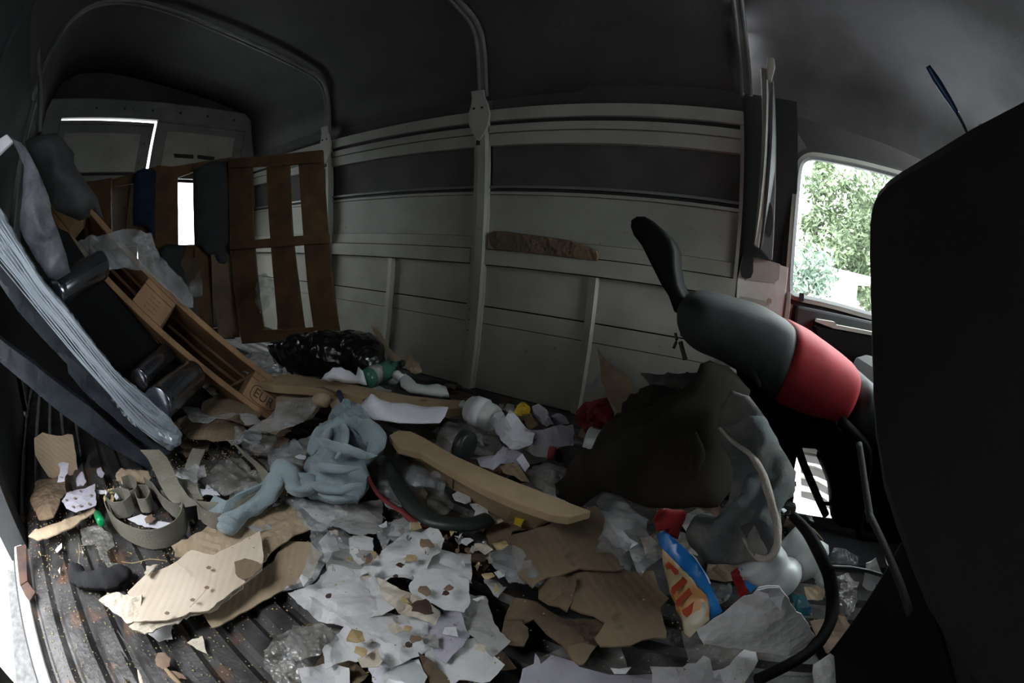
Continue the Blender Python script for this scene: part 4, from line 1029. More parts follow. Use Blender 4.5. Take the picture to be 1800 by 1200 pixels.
sheet('paper_piece', C3([(505, 180), (560, 182), (575, 195), (540, 204), (510, 200)], .03), 'paper_clean', seg=.01, thick=.001, amp=.003, label='small white strip left of the coiled strap', cat='paper')
# film on the floor by the rag
sheet('plastic_film', C3([(420, 380), (500, 360), (580, 400), (600, 470), (560, 500), (580, 560), (640, 570), (610, 610), (570, 590), (520, 520), (500, 460), (430, 470)], .012), 'film_dirty', seg=.012, thick=.001, amp=.01, label='torn clear film on the floor above the black rag', cat='plastic film')

# ---- webbing strap: loops standing on edge
def rib_(L, z0, z1, n=40, lab='', **k):
    bot = [onz(x / 3, 800 + y / 3, z0) for x, y in L]
    hgt = z1 - z0
    return ribbon('strap', [p + Vector((0, 0, hgt / 2)) for p in bot], (.0, 0, hgt), 'webbing', n=n, th=.0025, label=lab, cat='strap', group='pieces of grey webbing strap', **k)
rib_([(585, 330), (600, 375), (650, 430), (720, 470), (800, 495), (880, 485), (950, 450), (985, 400), (990, 340), (975, 295)], .005, .058, lab='widest loop of the coiled grey strap, standing on edge')
rib_([(590, 300), (620, 330), (680, 325), (715, 290), (700, 260), (650, 250), (600, 270), (588, 300)], .012, .058, lab='left inner curl of the coiled grey strap')
rib_([(655, 200), (660, 235), (700, 262), (740, 240), (738, 195), (700, 170), (660, 185)], .02, .06, lab='small tight curl at the back of the strap coil')
rib_([(735, 260), (750, 300), (795, 300), (812, 260), (790, 225), (745, 228)], .015, .055, lab='tight round curl in the middle of the strap coil')
rib_([(780, 185), (830, 220), (870, 280), (930, 330), (975, 330), (985, 290), (940, 262), (870, 262)], .015, .058, lab='right inner curl of the coiled grey strap')
ribbon('strap', [onz(x / 3, 800 + y / 3, z) for x, y, z in ((790, -30, .17), (830, 10, .15), (870, 90, .11), (900, 160, .08), (945, 230, .06), (1010, 270, .05))], [Vector((.03, .05, .0)), Vector((.03, .05, .01))], 'webbing', n=30, th=.003, label='strap end coming down from the foot of the wrapped pallet', cat='strap', group='pieces of grey webbing strap')
ribbon('strap', [onz(x / 3, 800 + y / 3, z) for x, y, z in ((1050, -30, .10), (1020, 40, .09), (1000, 120, .07), (1010, 200, .05), (1030, 240, .05))], [Vector((.03, .03, .0)), Vector((.03, .04, .01))], 'webbing', n=30, th=.003, label='second strap run behind, dropping into the dark gap', cat='strap', group='pieces of grey webbing strap')
ribbon('strap', [onz(x / 3, 800 + y / 3, z) for x, y, z in ((1240, -60, .09), (1300, 0, .09), (1370, 60, .08), (1410, 120, .08), (1395, 190, .07), (1330, 250, .06), (1240, 295, .05), (1130, 300, .045), (1040, 290, .04))], [Vector((.045, .0, .0)), Vector((.05, .0, .02)), Vector((0, .03, .04)), Vector((0, .01, .05))], 'webbing', n=50, th=.003, label='long strap arc sweeping round the clear bag', cat='strap', group='pieces of grey webbing strap')
ribbon('strap', C3([(1040, 260), (1060, 310), (1120, 345), (1200, 350), (1260, 320)], .04), [Vector((0, 0, .045)), Vector((0, .01, .045))], 'webbing', n=30, th=.003, label='strap piece standing beside the pale sleeve end', cat='strap', group='pieces of grey webbing strap')
sheet('foil_piece', C3([(670, 330), (740, 300), (850, 340), (945, 355), (860, 378), (760, 372)], .012), 'paper_clean', seg=.012, thick=.001, amp=.008, label='shiny white wrapper inside the widest strap loop', cat='wrapper')
sheet('leaf_litter', C3([(760, 330), (800, 305), (820, 330), (800, 350), (770, 355)], .02), 'leaf_dry', seg=.01, thick=.001, amp=.006, label='brown crumpled leaf inside the strap loop', cat='leaf')
sheet('black_rag', C3([(750, 150), (800, 120), (860, 170), (920, 200), (900, 230), (840, 220), (800, 190)], .03), 'cloth_black', seg=.015, amp=.012, dome=.02, label='black rag scrap behind the strap coil', cat='cloth')
# ---- clear bag ringed by the strap
sheet('clear_bag', C3([(1050, 90), (1100, 40), (1180, 20), (1270, 20), (1340, 80), (1400, 130), (1390, 170), (1320, 190), (1260, 180), (1180, 195), (1110, 170), (1060, 140)], .04), 'film_dirty', seg=.012, thick=.001, amp=.022, freq=22, dome=.03, rag=.001, label='crumpled clear bag ringed by the strap arc', cat='plastic bag')
sheet('paper_piece', C3([(1045, 168), (1080, 180), (1090, 145), (1110, 170), (1160, 205), (1130, 215), (1090, 205), (1050, 225)], .05), 'paper_clean', seg=.008, thick=.001, amp=.006, label='bright white torn tissue beside the clear bag', cat='paper')
sheet('paper_piece', C3([(1555, 5), (1580, -4), (1612, 2), (1608, 18), (1580, 16)], .1), 'paper_clean', seg=.008, thick=.003, amp=.002, label='tiny bright white scrap left of the teal jumper', cat='paper')
sheet('paper_piece', C3([(970, 70), (990, 62), (1003, 75), (998, 95), (975, 97)], .04), 'paper_lilac', seg=.008, thick=.003, amp=.004, label='small lilac scrap between the two hanging straps', cat='paper')

# ---- teal jumper
jm = empty('jumper', onz(600, 800, .05), 'pale teal knitted jumper lying crumpled with one sleeve stretched out', 'jumper')
sheet('body', [onz(x, y, z) for x, y, z in ((617, 722, .10), (640, 730, .13), (660, 745, .13), (677, 767, .13), (672, 792, .12), (643, 817, .10), (650, 835, .09), (647, 852, .08), (627, 883, .07), (583, 882, .06), (543, 872, .06), (520, 856, .07), (535, 850, .07), (543, 833, .08), (533, 822, .09), (552, 803, .10), (540, 795, .10), (577, 750, .11), (583, 732, .11), (600, 735, .11))],
      'cloth_teal', seg=.009, thick=.012, amp=.026, freq=24, kind_='cloth', dome=.05, domew=.04, rag=.0, smooth=True, parent=jm)
for L_, r_ in (([(556, 770, .165), (580, 782, .175), (610, 790, .178), (640, 800, .165), (662, 800, .15)], .014), ([(545, 812, .13), (570, 822, .145), (600, 826, .15), (632, 822, .145)], .013), ([(540, 846, .12), (566, 858, .13), (600, 862, .13), (636, 850, .12)], .012), ([(600, 740, .16), (606, 760, .18), (604, 784, .18), (590, 806, .165)], .012), ([(560, 868, .105), (590, 876, .11), (622, 874, .10)], .010), ([(548, 800, .13), (558, 786, .15), (572, 770, .165), (584, 748, .16)], .013)):
    tube('fold', [onz(x, y, z) for x, y, z in L_], [.003, r_, r_ * 1.1, r_, .003], 'cloth_teal', n=26, k_=10, flat=.75, wr=.25, parent=jm)
tube('sleeve', [onz(x, y, z) for x, y, z in ((536, 840, .10), (534, 862, .085), (520, 856, .09), (510, 832, .11), (497, 822, .12), (485, 838, .10), (480, 860, .08), (464, 878, .07), (440, 892, .06), (418, 905, .055), (400, 924, .05))], [.03, .026, .026, .028, .026, .024, .022, .02, .022, .026], 'cloth_teal', n=60, k_=14, flat=.75, wr=.55, parent=jm)
tube('cuff', [onz(x, y, .055) for x, y in ((406, 918), (396, 931))], [.027, .024], 'cloth_teal', n=6, k_=14, flat=.7, parent=jm)
tube('hood_fold', [onz(x, y, z) for x, y, z in ((640, 742, .17), (654, 760, .18), (662, 782, .17), (650, 800, .15))], [.012, .028, .03, .012], 'cloth_teal', n=24, k_=12, flat=.8, wr=.3, parent=jm)
ribbon('teal_strip', [onz(x, y, z) for x, y, z in ((372, 884, .055), (392, 893, .06), (412, 880, .07), (436, 866, .075), (452, 858, .08), (466, 848, .09))], [Vector((0, .035, .03)), Vector((0, .02, .03)), Vector((.01, .02, .02))], 'cloth_teal', n=40, th=.006, label='pale blue cloth strip curling below the clear bag', cat='cloth')

# ---- films and cardboard behind the jumper (left middle)
C7 = lambda L, z=.05: [onz(300 + p[0] / 4.617, 640 + p[1] / 4.617, p[2] if len(p) > 2 else z) for p in L]
sheet('carton', C7([(260, 300), (440, 210), (640, 340), (740, 400), (640, 500), (600, 490), (420, 430), (320, 430), (240, 370)], .09), 'card_brown', seg=.02, amp=.008, freq=9, label='brown carton panel under the foot of the pale pallet', cat='cardboard')
sheet('carton', C7([(60, 440), (160, 400), (330, 440), (540, 400), (590, 490), (620, 540), (560, 600), (340, 620), (160, 600), (90, 540)], .07), 'card_brown', seg=.02, amp=.01, freq=9, dome=.02, label='film covered brown carton in the shade beside wrapped pallet', cat='cardboard')
sheet('printed_label', C7([(550, 395), (620, 390), (700, 415), (730, 470), (650, 490), (600, 490)], .10), 'paper_grey', seg=.012, thick=.001, amp=.003, label='torn printed label stuck on the brown carton', cat='paper')
sheet('carton', C7([(860, 260), (1030, 215), (1180, 240), (1215, 330), (1150, 430), (1080, 470), (930, 520), (860, 570), (760, 540), (640, 520), (740, 450), (840, 430)], .10), 'card_mid', seg=.02, amp=.008, freq=8, label='large tan carton with film right of the stamped block', cat='cardboard')
sheet('plastic_film', C7([(640, 500), (790, 430), (900, 290), (1000, 240), (1150, 260), (1200, 330), (1080, 450), (900, 520), (760, 540), (620, 500)], .13), 'film', seg=.02, thick=.001, amp=.02, freq=12, label='glossy film stretched over the tan carton', cat='plastic film')
sheet('plastic_film', C7([(90, 330), (230, 330), (310, 420), (550, 395), (430, 470), (300, 480), (160, 450)], .12), 'film', seg=.018, thick=.001, amp=.02, freq=14, label='clear film fold between cylinder and brown carton', cat='plastic film')
sheet('wrapper', C7([(530, 590), (600, 545), (760, 545), (840, 570), (880, 620), (800, 680), (680, 710), (600, 660)], .08), 'film_dirty', seg=.014, thick=.001, amp=.024, freq=24, label='shiny crumpled wrapper with orange tint under the tan carton', cat='wrapper')
sheet('wrapper', C7([(650, 660), (720, 650), (800, 600), (890, 580), (960, 590), (900, 650), (800, 700), (680, 720)], .075), 'leaf_dry', seg=.014, thick=.001, amp=.014, freq=24, label='orange brown wrapper scrap beneath the shiny wrapper', cat='wrapper')
sheet('plastic_film', C7([(660, 700), (900, 640), (1100, 590), (1250, 585), (1270, 640), (1160, 690), (1000, 730), (800, 730)], .08), 'film', seg=.014, thick=.001, amp=.02, freq=20, label='whitish film strip left of the teal jumper', cat='plastic film')
sheet('plastic_film', C7([(700, 750), (860, 740), (1000, 760), (1090, 800), (1040, 860), (900, 860), (780, 840)], .05), 'film_dirty', seg=.014, thick=.001, amp=.02, freq=20, label='grey film between the strap arc and the jumper sleeve', cat='plastic film')
sheet('plastic_film', C7([(880, 1060), (980, 1000), (1040, 1060), (1250, 1110), (1380, 1120), (1500, 1150), (1400, 1190), (1200, 1180), (1000, 1150)], .05), 'film', seg=.012, thick=.001, amp=.018, freq=24, label='white film gathered along the lower edge of jumper', cat='plastic film')
sheet('carton_edge', C7([(1280, 290), (1400, 270), (1470, 340), (1440, 400), (1380, 425), (1330, 420)], .13), 'card_mid', seg=.014, amp=.006, label='torn tan carton corner above the teal jumper', cat='cardboard')
tube('carton_roll', C7([(1180, 300, .13), (1230, 290, .14), (1270, 300, .14)], .13), [.02, .024, .02], 'card_mid', n=10, k_=12, label='small rolled tan cardboard beside the torn corner', cat='cardboard')
tube('dark_band', C7([(1120, 200, .14), (1230, 190, .15), (1330, 225, .15), (1350, 260, .14)], .14), .006, 'card_dark', n=20, flat=.6, label='dark curved band across the tan carton', cat='strap')
lathe('pen_cap', onz(596, 690, .15), onz(602, 705, .15), [(0, .005), (0, .01), (1, .008), (1, .002)], 'cloth_blue', label='small glossy blue cap left of the white wrapper', cat='cap')
sheet('white_wrapper', C4([(300, 415), (350, 420), (430, 450), (430, 475), (400, 510), (340, 480), (310, 440)], .13), 'paper_white', seg=.012, thick=.001, amp=.01, label='white printed wrapper beside the large white sheet', cat='wrapper')
sheet('red_scrap', C4([(410, 460), (430, 445), (445, 455), (425, 475)], .15), 'red_plastic', seg=.008, thick=.001, amp=.002, label='small red scrap at the corner of the white sheet', cat='scrap')

# ---- long board across and white sheet
brd = empty('plank', onz(640, 690, .1), 'long pale wooden plank lying across the back, stained orange', 'plank')
pl = [(436, 652), (500, 655), (560, 665), (640, 679), (720, 695), (790, 702), (812, 703), (812, 716), (790, 718), (720, 712), (660, 704), (600, 690), (540, 680), (480, 676), (444, 668)]
prism('beam', [onz(x, y, .15) for x, y in pl], (0, 0, -.03), 'board_wood', brd, bev=.003)
ws = [(627, 722, .16), (640, 704, .19), (652, 692, .22), (668, 700, .19), (687, 706, .18), (740, 713, .18), (788, 716, .19), (782, 732, .17), (773, 743, .16), (740, 744, .15), (700, 743, .15), (657, 737, .15)]
sheet('white_sheet', [onz(*p) for p in ws], 'paper_clean', seg=.02, thick=.0015, amp=.006, freq=5, kind_='flat', rag=0, smooth=True, label='large clean white paper sheet folded in front of the plank', cat='paper')
sheet('white_cloth', [onz(x, y, z) for x, y, z in ((563, 668, .17), (572, 656, .2), (585, 646, .22), (600, 645, .22), (615, 651, .21), (626, 660, .2), (630, 644, .23), (638, 652, .22), (645, 676, .18), (620, 674, .17), (596, 670, .17))], 'paper_clean', seg=.014, thick=.003, amp=.018, freq=14, kind_='cloth', dome=.03, smooth=True, label='crumpled white cup shaped plastic before the green bottle', cat='cup')
gb = empty('bottle', onz(672, 655, .12), 'green glass bottle lying behind the plank', 'bottle')
lathe('body', onz(640, 668, .15), onz(707, 638, .15), [(0, .005), (0, .034), (.03, .038), (.58, .038), (.7, .03), (.82, .017), (.97, .014), (1, .015)], 'bottle_green', k_=28, parent=gb)
lathe('label', onz(650, 663.5, .15), onz(664, 657, .15), [(0, .0385), (1, .0385)], 'paper_grey', k_=28, parent=gb)
jg = empty('bottle', onz(745, 680, .12), 'white translucent plastic flask lying behind the plank end', 'bottle')
sheet('body', [onz(x, y, z) for x, y, z in ((702, 660, .18), (712, 655, .19), (722, 662, .18), (732, 673, .17), (748, 676, .17), (768, 673, .18), (784, 679, .17), (789, 692, .15), (775, 694, .15), (745, 690, .15), (718, 686, .15), (704, 676, .16))], 'bottle_white', seg=.012, thick=.02, amp=.006, freq=10, dome=.03, rag=0, smooth=True, parent=jg)
lathe('neck', onz(705, 664, .175), onz(696, 658, .18), [(0, .016), (.6, .014), (.62, .017), (1, .017), (1, .004)], 'bottle_white', parent=jg)
lathe('plastic_closure', onz(688, 673, .13), onz(696, 668, .15), [(0, .004), (0, .013), (.9, .013), (1, .01), (1, .002)], 'bottle_white', label='small round white cap left of the plastic flask', cat='cap')
sheet('brown_scrap', [onz(x, y, .18) for x, y in ((710, 628), (722, 624), (738, 640), (742, 650), (730, 655), (716, 648))], 'card_mid', seg=.014, amp=.014, freq=16, dome=.02, label='crumpled brown wrapper at the wall beyond the green bottle', cat='wrapper')
# black refuse sacks
blk = sheet('refuse_sack', [onz(x, y, z) for x, y, z in ((480, 612, .12), (492, 598, .2), (520, 588, .24), (560, 582, .26), (610, 580, .27), (650, 584, .27), (664, 600, .25), (668, 630, .2), (660, 652, .16), (640, 662, .13), (610, 656, .12), (575, 660, .1), (520, 655, .09), (490, 640, .09))],
      'bag_black', seg=.014, thick=.05, amp=.02, freq=9, kind_='cloth', dome=.09, domew=.07, rag=.002, smooth=True, label='full black refuse sack in front of the upright pallet', cat='bag')
sheet('foil_wrapper', C7([(560, 60), (640, 30), (760, -30), (850, -20), (940, 30), (980, 60), (860, 80), (760, 70), (640, 90)], .16), 'film', seg=.014, thick=.001, amp=.03, freq=26, label='silvery crumpled film left of the black sack', cat='plastic film')
sheet('grey_bag', C7([(560, -40), (640, -90), (780, -80), (840, -20), (760, 20), (640, 40)], .14), 'paper_grey', seg=.016, thick=.003, amp=.025, freq=14, dome=.03, label='pale grey bag between pale pallet and black sack', cat='bag')
sheet('clear_bag', [onpl(x, y, nB, cB + .16) for x, y in ((448, 484), (465, 480), (480, 492), (482, 516), (470, 540), (458, 552), (450, 530))], 'film', seg=.02, thick=.001, amp=.03, freq=14, dome=.04, label='clear bag behind the slats of the upright pallet', cat='plastic bag')
sheet('clear_bag', [onpl(x, y, nA, cA + .06) for x, y in ((334, 496), (346, 484), (352, 470), (356, 500), (356, 520), (342, 522), (330, 512))], 'film', seg=.014, thick=.001, amp=.03, freq=14, dome=.02, label='small clear bag in gap beside the darker pallet', cat='plastic bag')
sheet('dry_stem_bundle', [onz(x, y, .2) for x, y in ((652, 572), (664, 575), (680, 605), (700, 625), (705, 632), (690, 630), (668, 606))], 'card_mid', seg=.014, amp=.01, label='tan paper strip leaning against the ribbed side wall', cat='paper')
# ---- dark steel bar resting on the belt rail
prism('dark_board', [wpl(*p, .03) for p in ((859, 410), (866, 406), (885, 406), (960, 416), (1000, 422), (1030, 432), (1048, 440), (1052, 450), (1048, 459), (1000, 453), (930, 445), (870, 439), (860, 430))], (0, .02, 0), 'card_dark', bev=.005, label='dark brown board resting on the belt rail of the side wall', cat='board')

# ---- heavy beam in the middle
bm_ = empty('timber_beam', onz(850, 850, .1), 'thick tan wooden beam lying diagonally in the middle of the rubbish', 'beam')
topf = [(684, 764), (700, 756), (722, 757), (745, 768), (800, 800), (875, 833), (950, 862), (1010, 886), (1040, 897), (1000, 908), (968, 903), (905, 882), (850, 858), (792, 826), (740, 795), (700, 785)]
fr = [(700, 785), (740, 795), (792, 826), (850, 858), (905, 882), (968, 903)]
lo_ = [(702, 800), (736, 815), (790, 850), (840, 885), (890, 915), (940, 930)]
prism('plank', [onz(x, y, .17) for x, y in topf], (0, 0, -.02), 'board_wood', bm_, bev=.003)
V = [onz(x, y, .15) for x, y in fr] + [onz(x, y, .055) for x, y in lo_]
prism('side_board', V[:6] + V[:5:-1], Vector((.012, .018, 0)), 'board_wood', bm_, bev=.002)
tube('crack', [onz(x, y, .135) for x, y in ((795, 833), (797, 845), (796, 858))], .002, 'ink', n=6, parent=bm_)
sheet('yellow_scrap', [onz(x, y, .09) for x, y in ((905, 896), (918, 890), (924, 908), (916, 922), (904, 916))], 'yellow', seg=.012, amp=.008, label='dull yellow scrap stuck to the beam side', cat='scrap')
# ---- black hose with red cord
tube('rubber_seal', [onz(x, y, z) for x, y, z in ((682, 806, .12), (688, 826, .11), (700, 852, .10), (716, 876, .10), (734, 898, .09), (756, 913, .09), (790, 921, .09), (830, 921, .09), (860, 912, .09))], [.008, .019, .022, .02, .019, .02], 'rubber', n=60, k_=12, flat=.6, wr=.12, label='thick black rubber seal curving below the beam', cat='rubber seal')
tube('red_string', [onz(x, y, z) for x, y, z in ((648, 838, .09), (656, 856, .085), (664, 868, .08), (680, 882, .08), (705, 898, .08), (730, 918, .075), (750, 925, .07), (772, 930, .06), (790, 945, .05))], [.005, .006, .007, .009, .006], 'red_cord', n=50, flat=.7, wr=.3, label='dark red cord running beside the rubber seal', cat='cord')
# ---- films around the seal
sheet('clear_bag', [onz(x, y, .06) for x, y in ((650, 810), (664, 790), (680, 796), (684, 830), (700, 870), (712, 884), (690, 890), (668, 872), (655, 850), (646, 830))], 'film', seg=.012, thick=.001, amp=.03, freq=20, dome=.02, label='clear bag wrinkled right of the teal jumper', cat='plastic bag')
sheet('clear_bag', [onz(x, y, .07) for x, y in ((690, 800), (705, 782), (730, 796), (750, 812), (776, 838), (790, 850), (780, 862), (750, 846), (730, 862), (712, 850), (700, 822))], 'film', seg=.012, thick=.001, amp=.03, freq=18, dome=.03, label='puffed clear bag between rubber seal and beam', cat='plastic bag')
sheet('clear_bag', [onz(x, y, .05) for x, y in ((720, 858), (760, 850), (786, 862), (800, 880), (786, 900), (760, 908), (738, 892), (724, 874))], 'film_dirty', seg=.012, thick=.001, amp=.02, freq=22, dome=.02, label='dirty clear bag inside the bend of the rubber seal', cat='plastic bag')
sheet('cup_lid', [onz(x, y, .07) for x, y in ((795, 868), (805, 863), (826, 872), (828, 880), (818, 884), (800, 878))], 'paper_white', seg=.01, amp=.004, dome=.008, rag=0, label='small white tray edge in front of the beam, upper one', cat='packaging')
sheet('cup_lid', [onz(x, y, .06) for x, y in ((826, 884), (842, 884), (856, 892), (860, 906), (848, 910), (832, 908), (836, 896))], 'paper_white', seg=.01, amp=.004, dome=.008, rag=0, label='small white tray edge in front of the beam, lower one', cat='packaging')
sheet('tan_wad', [onz(x, y, .06) for x, y in ((724, 862), (742, 852), (752, 864), (748, 884), (732, 880))], 'card_mid', seg=.012, amp=.014, dome=.02, label='tan crumpled paper inside the rubber seal bend', cat='paper')

# ---- right of the beam
C8 = lambda L, z=.1: [onz(780 + p[0] / 4.615, 640 + p[1] / 4.615, p[2] if len(p) > 2 else z) for p in L]
pbt = empty('bottle', onz(850, 720, .1), 'milky white plastic bottle with small print lying by the wall', 'bottle')
lathe('body', C8([(180, 345, .16)])[0], C8([(420, 440, .15)])[0], [(0, .012), (.05, .03), (.16, .042), (.35, .045), (.9, .043), (1, .038), (1, .005)], 'bottle_white', k_=24, dent=.25, parent=pbt)
lathe('neck', C8([(145, 320, .165)])[0], C8([(185, 347, .16)])[0], [(0, .004), (0, .013), (.5, .013), (.6, .011), (1, .016)], 'bottle_white', parent=pbt)
lathe('label', C8([(250, 373, .158)])[0], C8([(330, 405, .154)])[0], [(0, .0462), (1, .0462)], 'paper_clean', k_=24, parent=pbt)
sheet('grey_film', C8([(40, 430), (200, 400), (380, 440), (400, 520), (470, 640), (420, 740), (280, 760), (200, 680), (60, 600), (0, 560)], .09), 'film_dirty', seg=.016, thick=.001, amp=.02, freq=14, label='greyish film sheet below the white bottle', cat='plastic film')
tube('film_crease', C8([(290, 560, .13), (298, 620, .13), (320, 660, .12)]), [.003, .006, .003], 'film', n=12, label='bright crease standing up in the greyish film', cat='plastic film')
jar = empty('jar', C8([(120, 640, .1)])[0], 'clear plastic tub with a black lid behind the beam', 'jar')
lathe('body', C8([(0, 600, .12)])[0], C8([(150, 655, .12)])[0], [(0, .02), (.02, .036), (.9, .04), (1, .04)], 'film_dirty', k_=24, parent=jar)
lathe('lid', C8([(140, 652, .12)])[0], C8([(205, 675, .12)])[0], [(0, .043), (.9, .043), (1, .036), (1, .004)], 'rubber', k_=24, parent=jar)
sheet('white_packet', C8([(390, 490, .14), (405, 400, .18), (460, 378, .19), (500, 425, .19), (530, 365, .2), (600, 430, .19), (680, 525, .17), (740, 560, .15), (720, 640, .13), (600, 690, .12), (540, 690, .12), (490, 640, .12), (430, 560, .13)]), 'paper_clean', seg=.014, thick=.002, amp=.012, freq=9, label='white folded paper packet with two pointed corners', cat='paper')
sheet('white_packet', C8([(690, 530, .14), (800, 530, .15), (900, 500, .16), (1050, 485, .16), (1060, 560, .14), (1040, 690, .11), (900, 690, .11), (760, 690, .11), (680, 640, .12)]), 'paper_lilac', seg=.016, thick=.004, amp=.008, freq=8, label='wide pale packet with a shiny right edge by the wall', cat='packet')
sheet('white_packet', C8([(710, 345, .2), (760, 325, .21), (830, 370, .2), (870, 420, .2), (900, 480, .17), (830, 510, .15), (760, 470, .15), (720, 400, .18)]), 'paper_lilac', seg=.014, thick=.003, amp=.02, dome=.02, label='pale lilac bag standing behind the wide packet', cat='bag')
sheet('white_packet', C8([(870, 420, .18), (920, 400, .19), (990, 430, .18), (1020, 480, .16), (900, 490, .15)]), 'paper_lilac', seg=.014, thick=.003, amp=.01, dome=.02, label='small lilac bag right of the standing bag', cat='bag')
sheet('yellow_sponge', C8([(570, 380, .18), (600, 330, .2), (650, 315, .21), (690, 350, .2), (695, 400, .18), (640, 420, .17), (600, 420, .17)]), 'yellow', seg=.01, thick=.01, amp=.02, freq=24, dome=.02, label='bright yellow crumpled packet against the side wall', cat='packet')
sheet('orange_packet', C8([(610, 410, .16), (690, 400, .17), (720, 440, .16), (760, 500, .13), (700, 530, .12), (660, 480, .13)]), 'pack_orange', seg=.012, thick=.004, amp=.014, dome=.01, label='orange red packet under the yellow one', cat='packet')
MATS['orange_packet_m'] = MATS['pack_red']
sheet('lilac_tissue', C8([(270, 750, .11), (420, 740, .12), (480, 650, .13), (570, 680, .13), (640, 720, .13), (700, 820, .11), (660, 870, .1), (560, 800, .11), (460, 800, .11), (400, 860, .1), (300, 830, .1)]), 'paper_lilac', seg=.014, thick=.001, amp=.02, freq=14, label='lilac white tissue strewn behind the beam', cat='paper')
sheet('white_card', C8([(590, 770, .13), (640, 720, .14), (700, 820, .12), (660, 865, .11)]), 'paper_clean', seg=.02, thick=.001, amp=.003, label='small stiff white card on the lilac tissue', cat='paper')
sheet('grey_bag', C8([(640, 880, .1), (700, 800, .12), (820, 780, .13), (960, 790, .13), (1060, 860, .12), (1075, 940, .1), (1000, 1020, .09), (880, 1060, .09), (760, 980, .09)]), 'film_dirty', seg=.014, thick=.001, amp=.03, freq=14, dome=.04, label='cloudy grey plastic bag right of the beam', cat='plastic bag')
sheet('tan_paper', C8([(440, 820, .1), (520, 800, .12), (590, 810, .12), (640, 870, .11), (700, 960, .1), (600, 930, .09), (480, 880, .09)]), 'card_mid', seg=.014, thick=.002, amp=.012, label='tan paper piece lying against beam top', cat='paper')
sheet('tan_paper', C8([(650, 690, .11), (720, 645, .13), (780, 670, .12), (870, 690, .12), (860, 760, .1), (760, 750, .1)]), 'paper_grey', seg=.014, thick=.002, amp=.012, label='brownish grey paper before the wide packet', cat='paper')
sheet('black_bag', C8([(880, 720, .12), (960, 680, .15), (1060, 690, .16), (1150, 700, .16), (1190, 800, .13), (1180, 880, .1), (1100, 880, .1), (1020, 820, .1), (900, 770, .1)]), 'cloth_black', seg=.016, thick=.01, amp=.02, dome=.04, label='small black bag beside the ribbed tin', cat='bag')
lathe('plastic_closure', C8([(850, 715, .14)])[0], C8([(905, 725, .14)])[0], [(0, .004), (0, .018), (1, .018), (1, .004)], 'red_cord', label='dark red bottle cap next to the small black bag', cat='cap')
can = empty('tin_can', C8([(1280, 680, .12)])[0], 'ribbed silver tin can lying in front of leaning cardboard', 'can')
prof = [(0, .01), (0, .04), (.03, .043)] + [(.1 + i * .05, .041 + (.002 if i % 2 else 0)) for i in range(16)] + [(.95, .043), (1, .04), (1, .01)]
lathe('body', C8([(1160, 630, .16)])[0], C8([(1420, 690, .16)])[0], prof, 'bottle_white', k_=28, parent=can)
lathe('lower_tin', C8([(1200, 780, .13)])[0], C8([(1360, 830, .13)])[0], prof, 'paper_lilac', k_=24, label='second dull can half hidden below the ribbed tin', cat='can')
rc = sheet('red_cloth', C8([(1075, 380, .2), (1140, 310, .23), (1230, 290, .25), (1320, 270, .26), (1380, 400, .22), (1370, 480, .19), (1330, 540, .16), (1200, 560, .14), (1100, 500, .15), (1070, 430, .17)]), 'red_cloth', seg=.016, thick=.008, amp=.03, freq=16, kind_='cloth', dome=.03, label='dark red rag bundle at the foot of the side wall', cat='cloth')
# leaning cardboard by the wall
sheet('cardboard_sheet', [at(x, y, d) for x, y, d in ((1050, 612, 1.66), (1060, 626, 1.64), (1082, 648, 1.6), (1106, 664, 1.56), (1118, 690, 1.5), (1118, 730, 1.42), (1112, 760, 1.36), (1106, 786, 1.32), (1088, 762, 1.38), (1070, 745, 1.44), (1084, 720, 1.5), (1070, 700, 1.54), (1056, 664, 1.6))], 'card_mid', seg=.025, amp=.006, freq=7, label='tan cardboard leaning upright on the side wall rib', cat='cardboard')
sheet('paper_piece', [at(x, y, 1.6) for x, y in ((1030, 672), (1042, 660), (1054, 668), (1052, 690), (1036, 700))], 'paper_grey', seg=.02, amp=.01, thick=.001, label='grey paper scrap at the rib left of leaning cardboard', cat='paper')

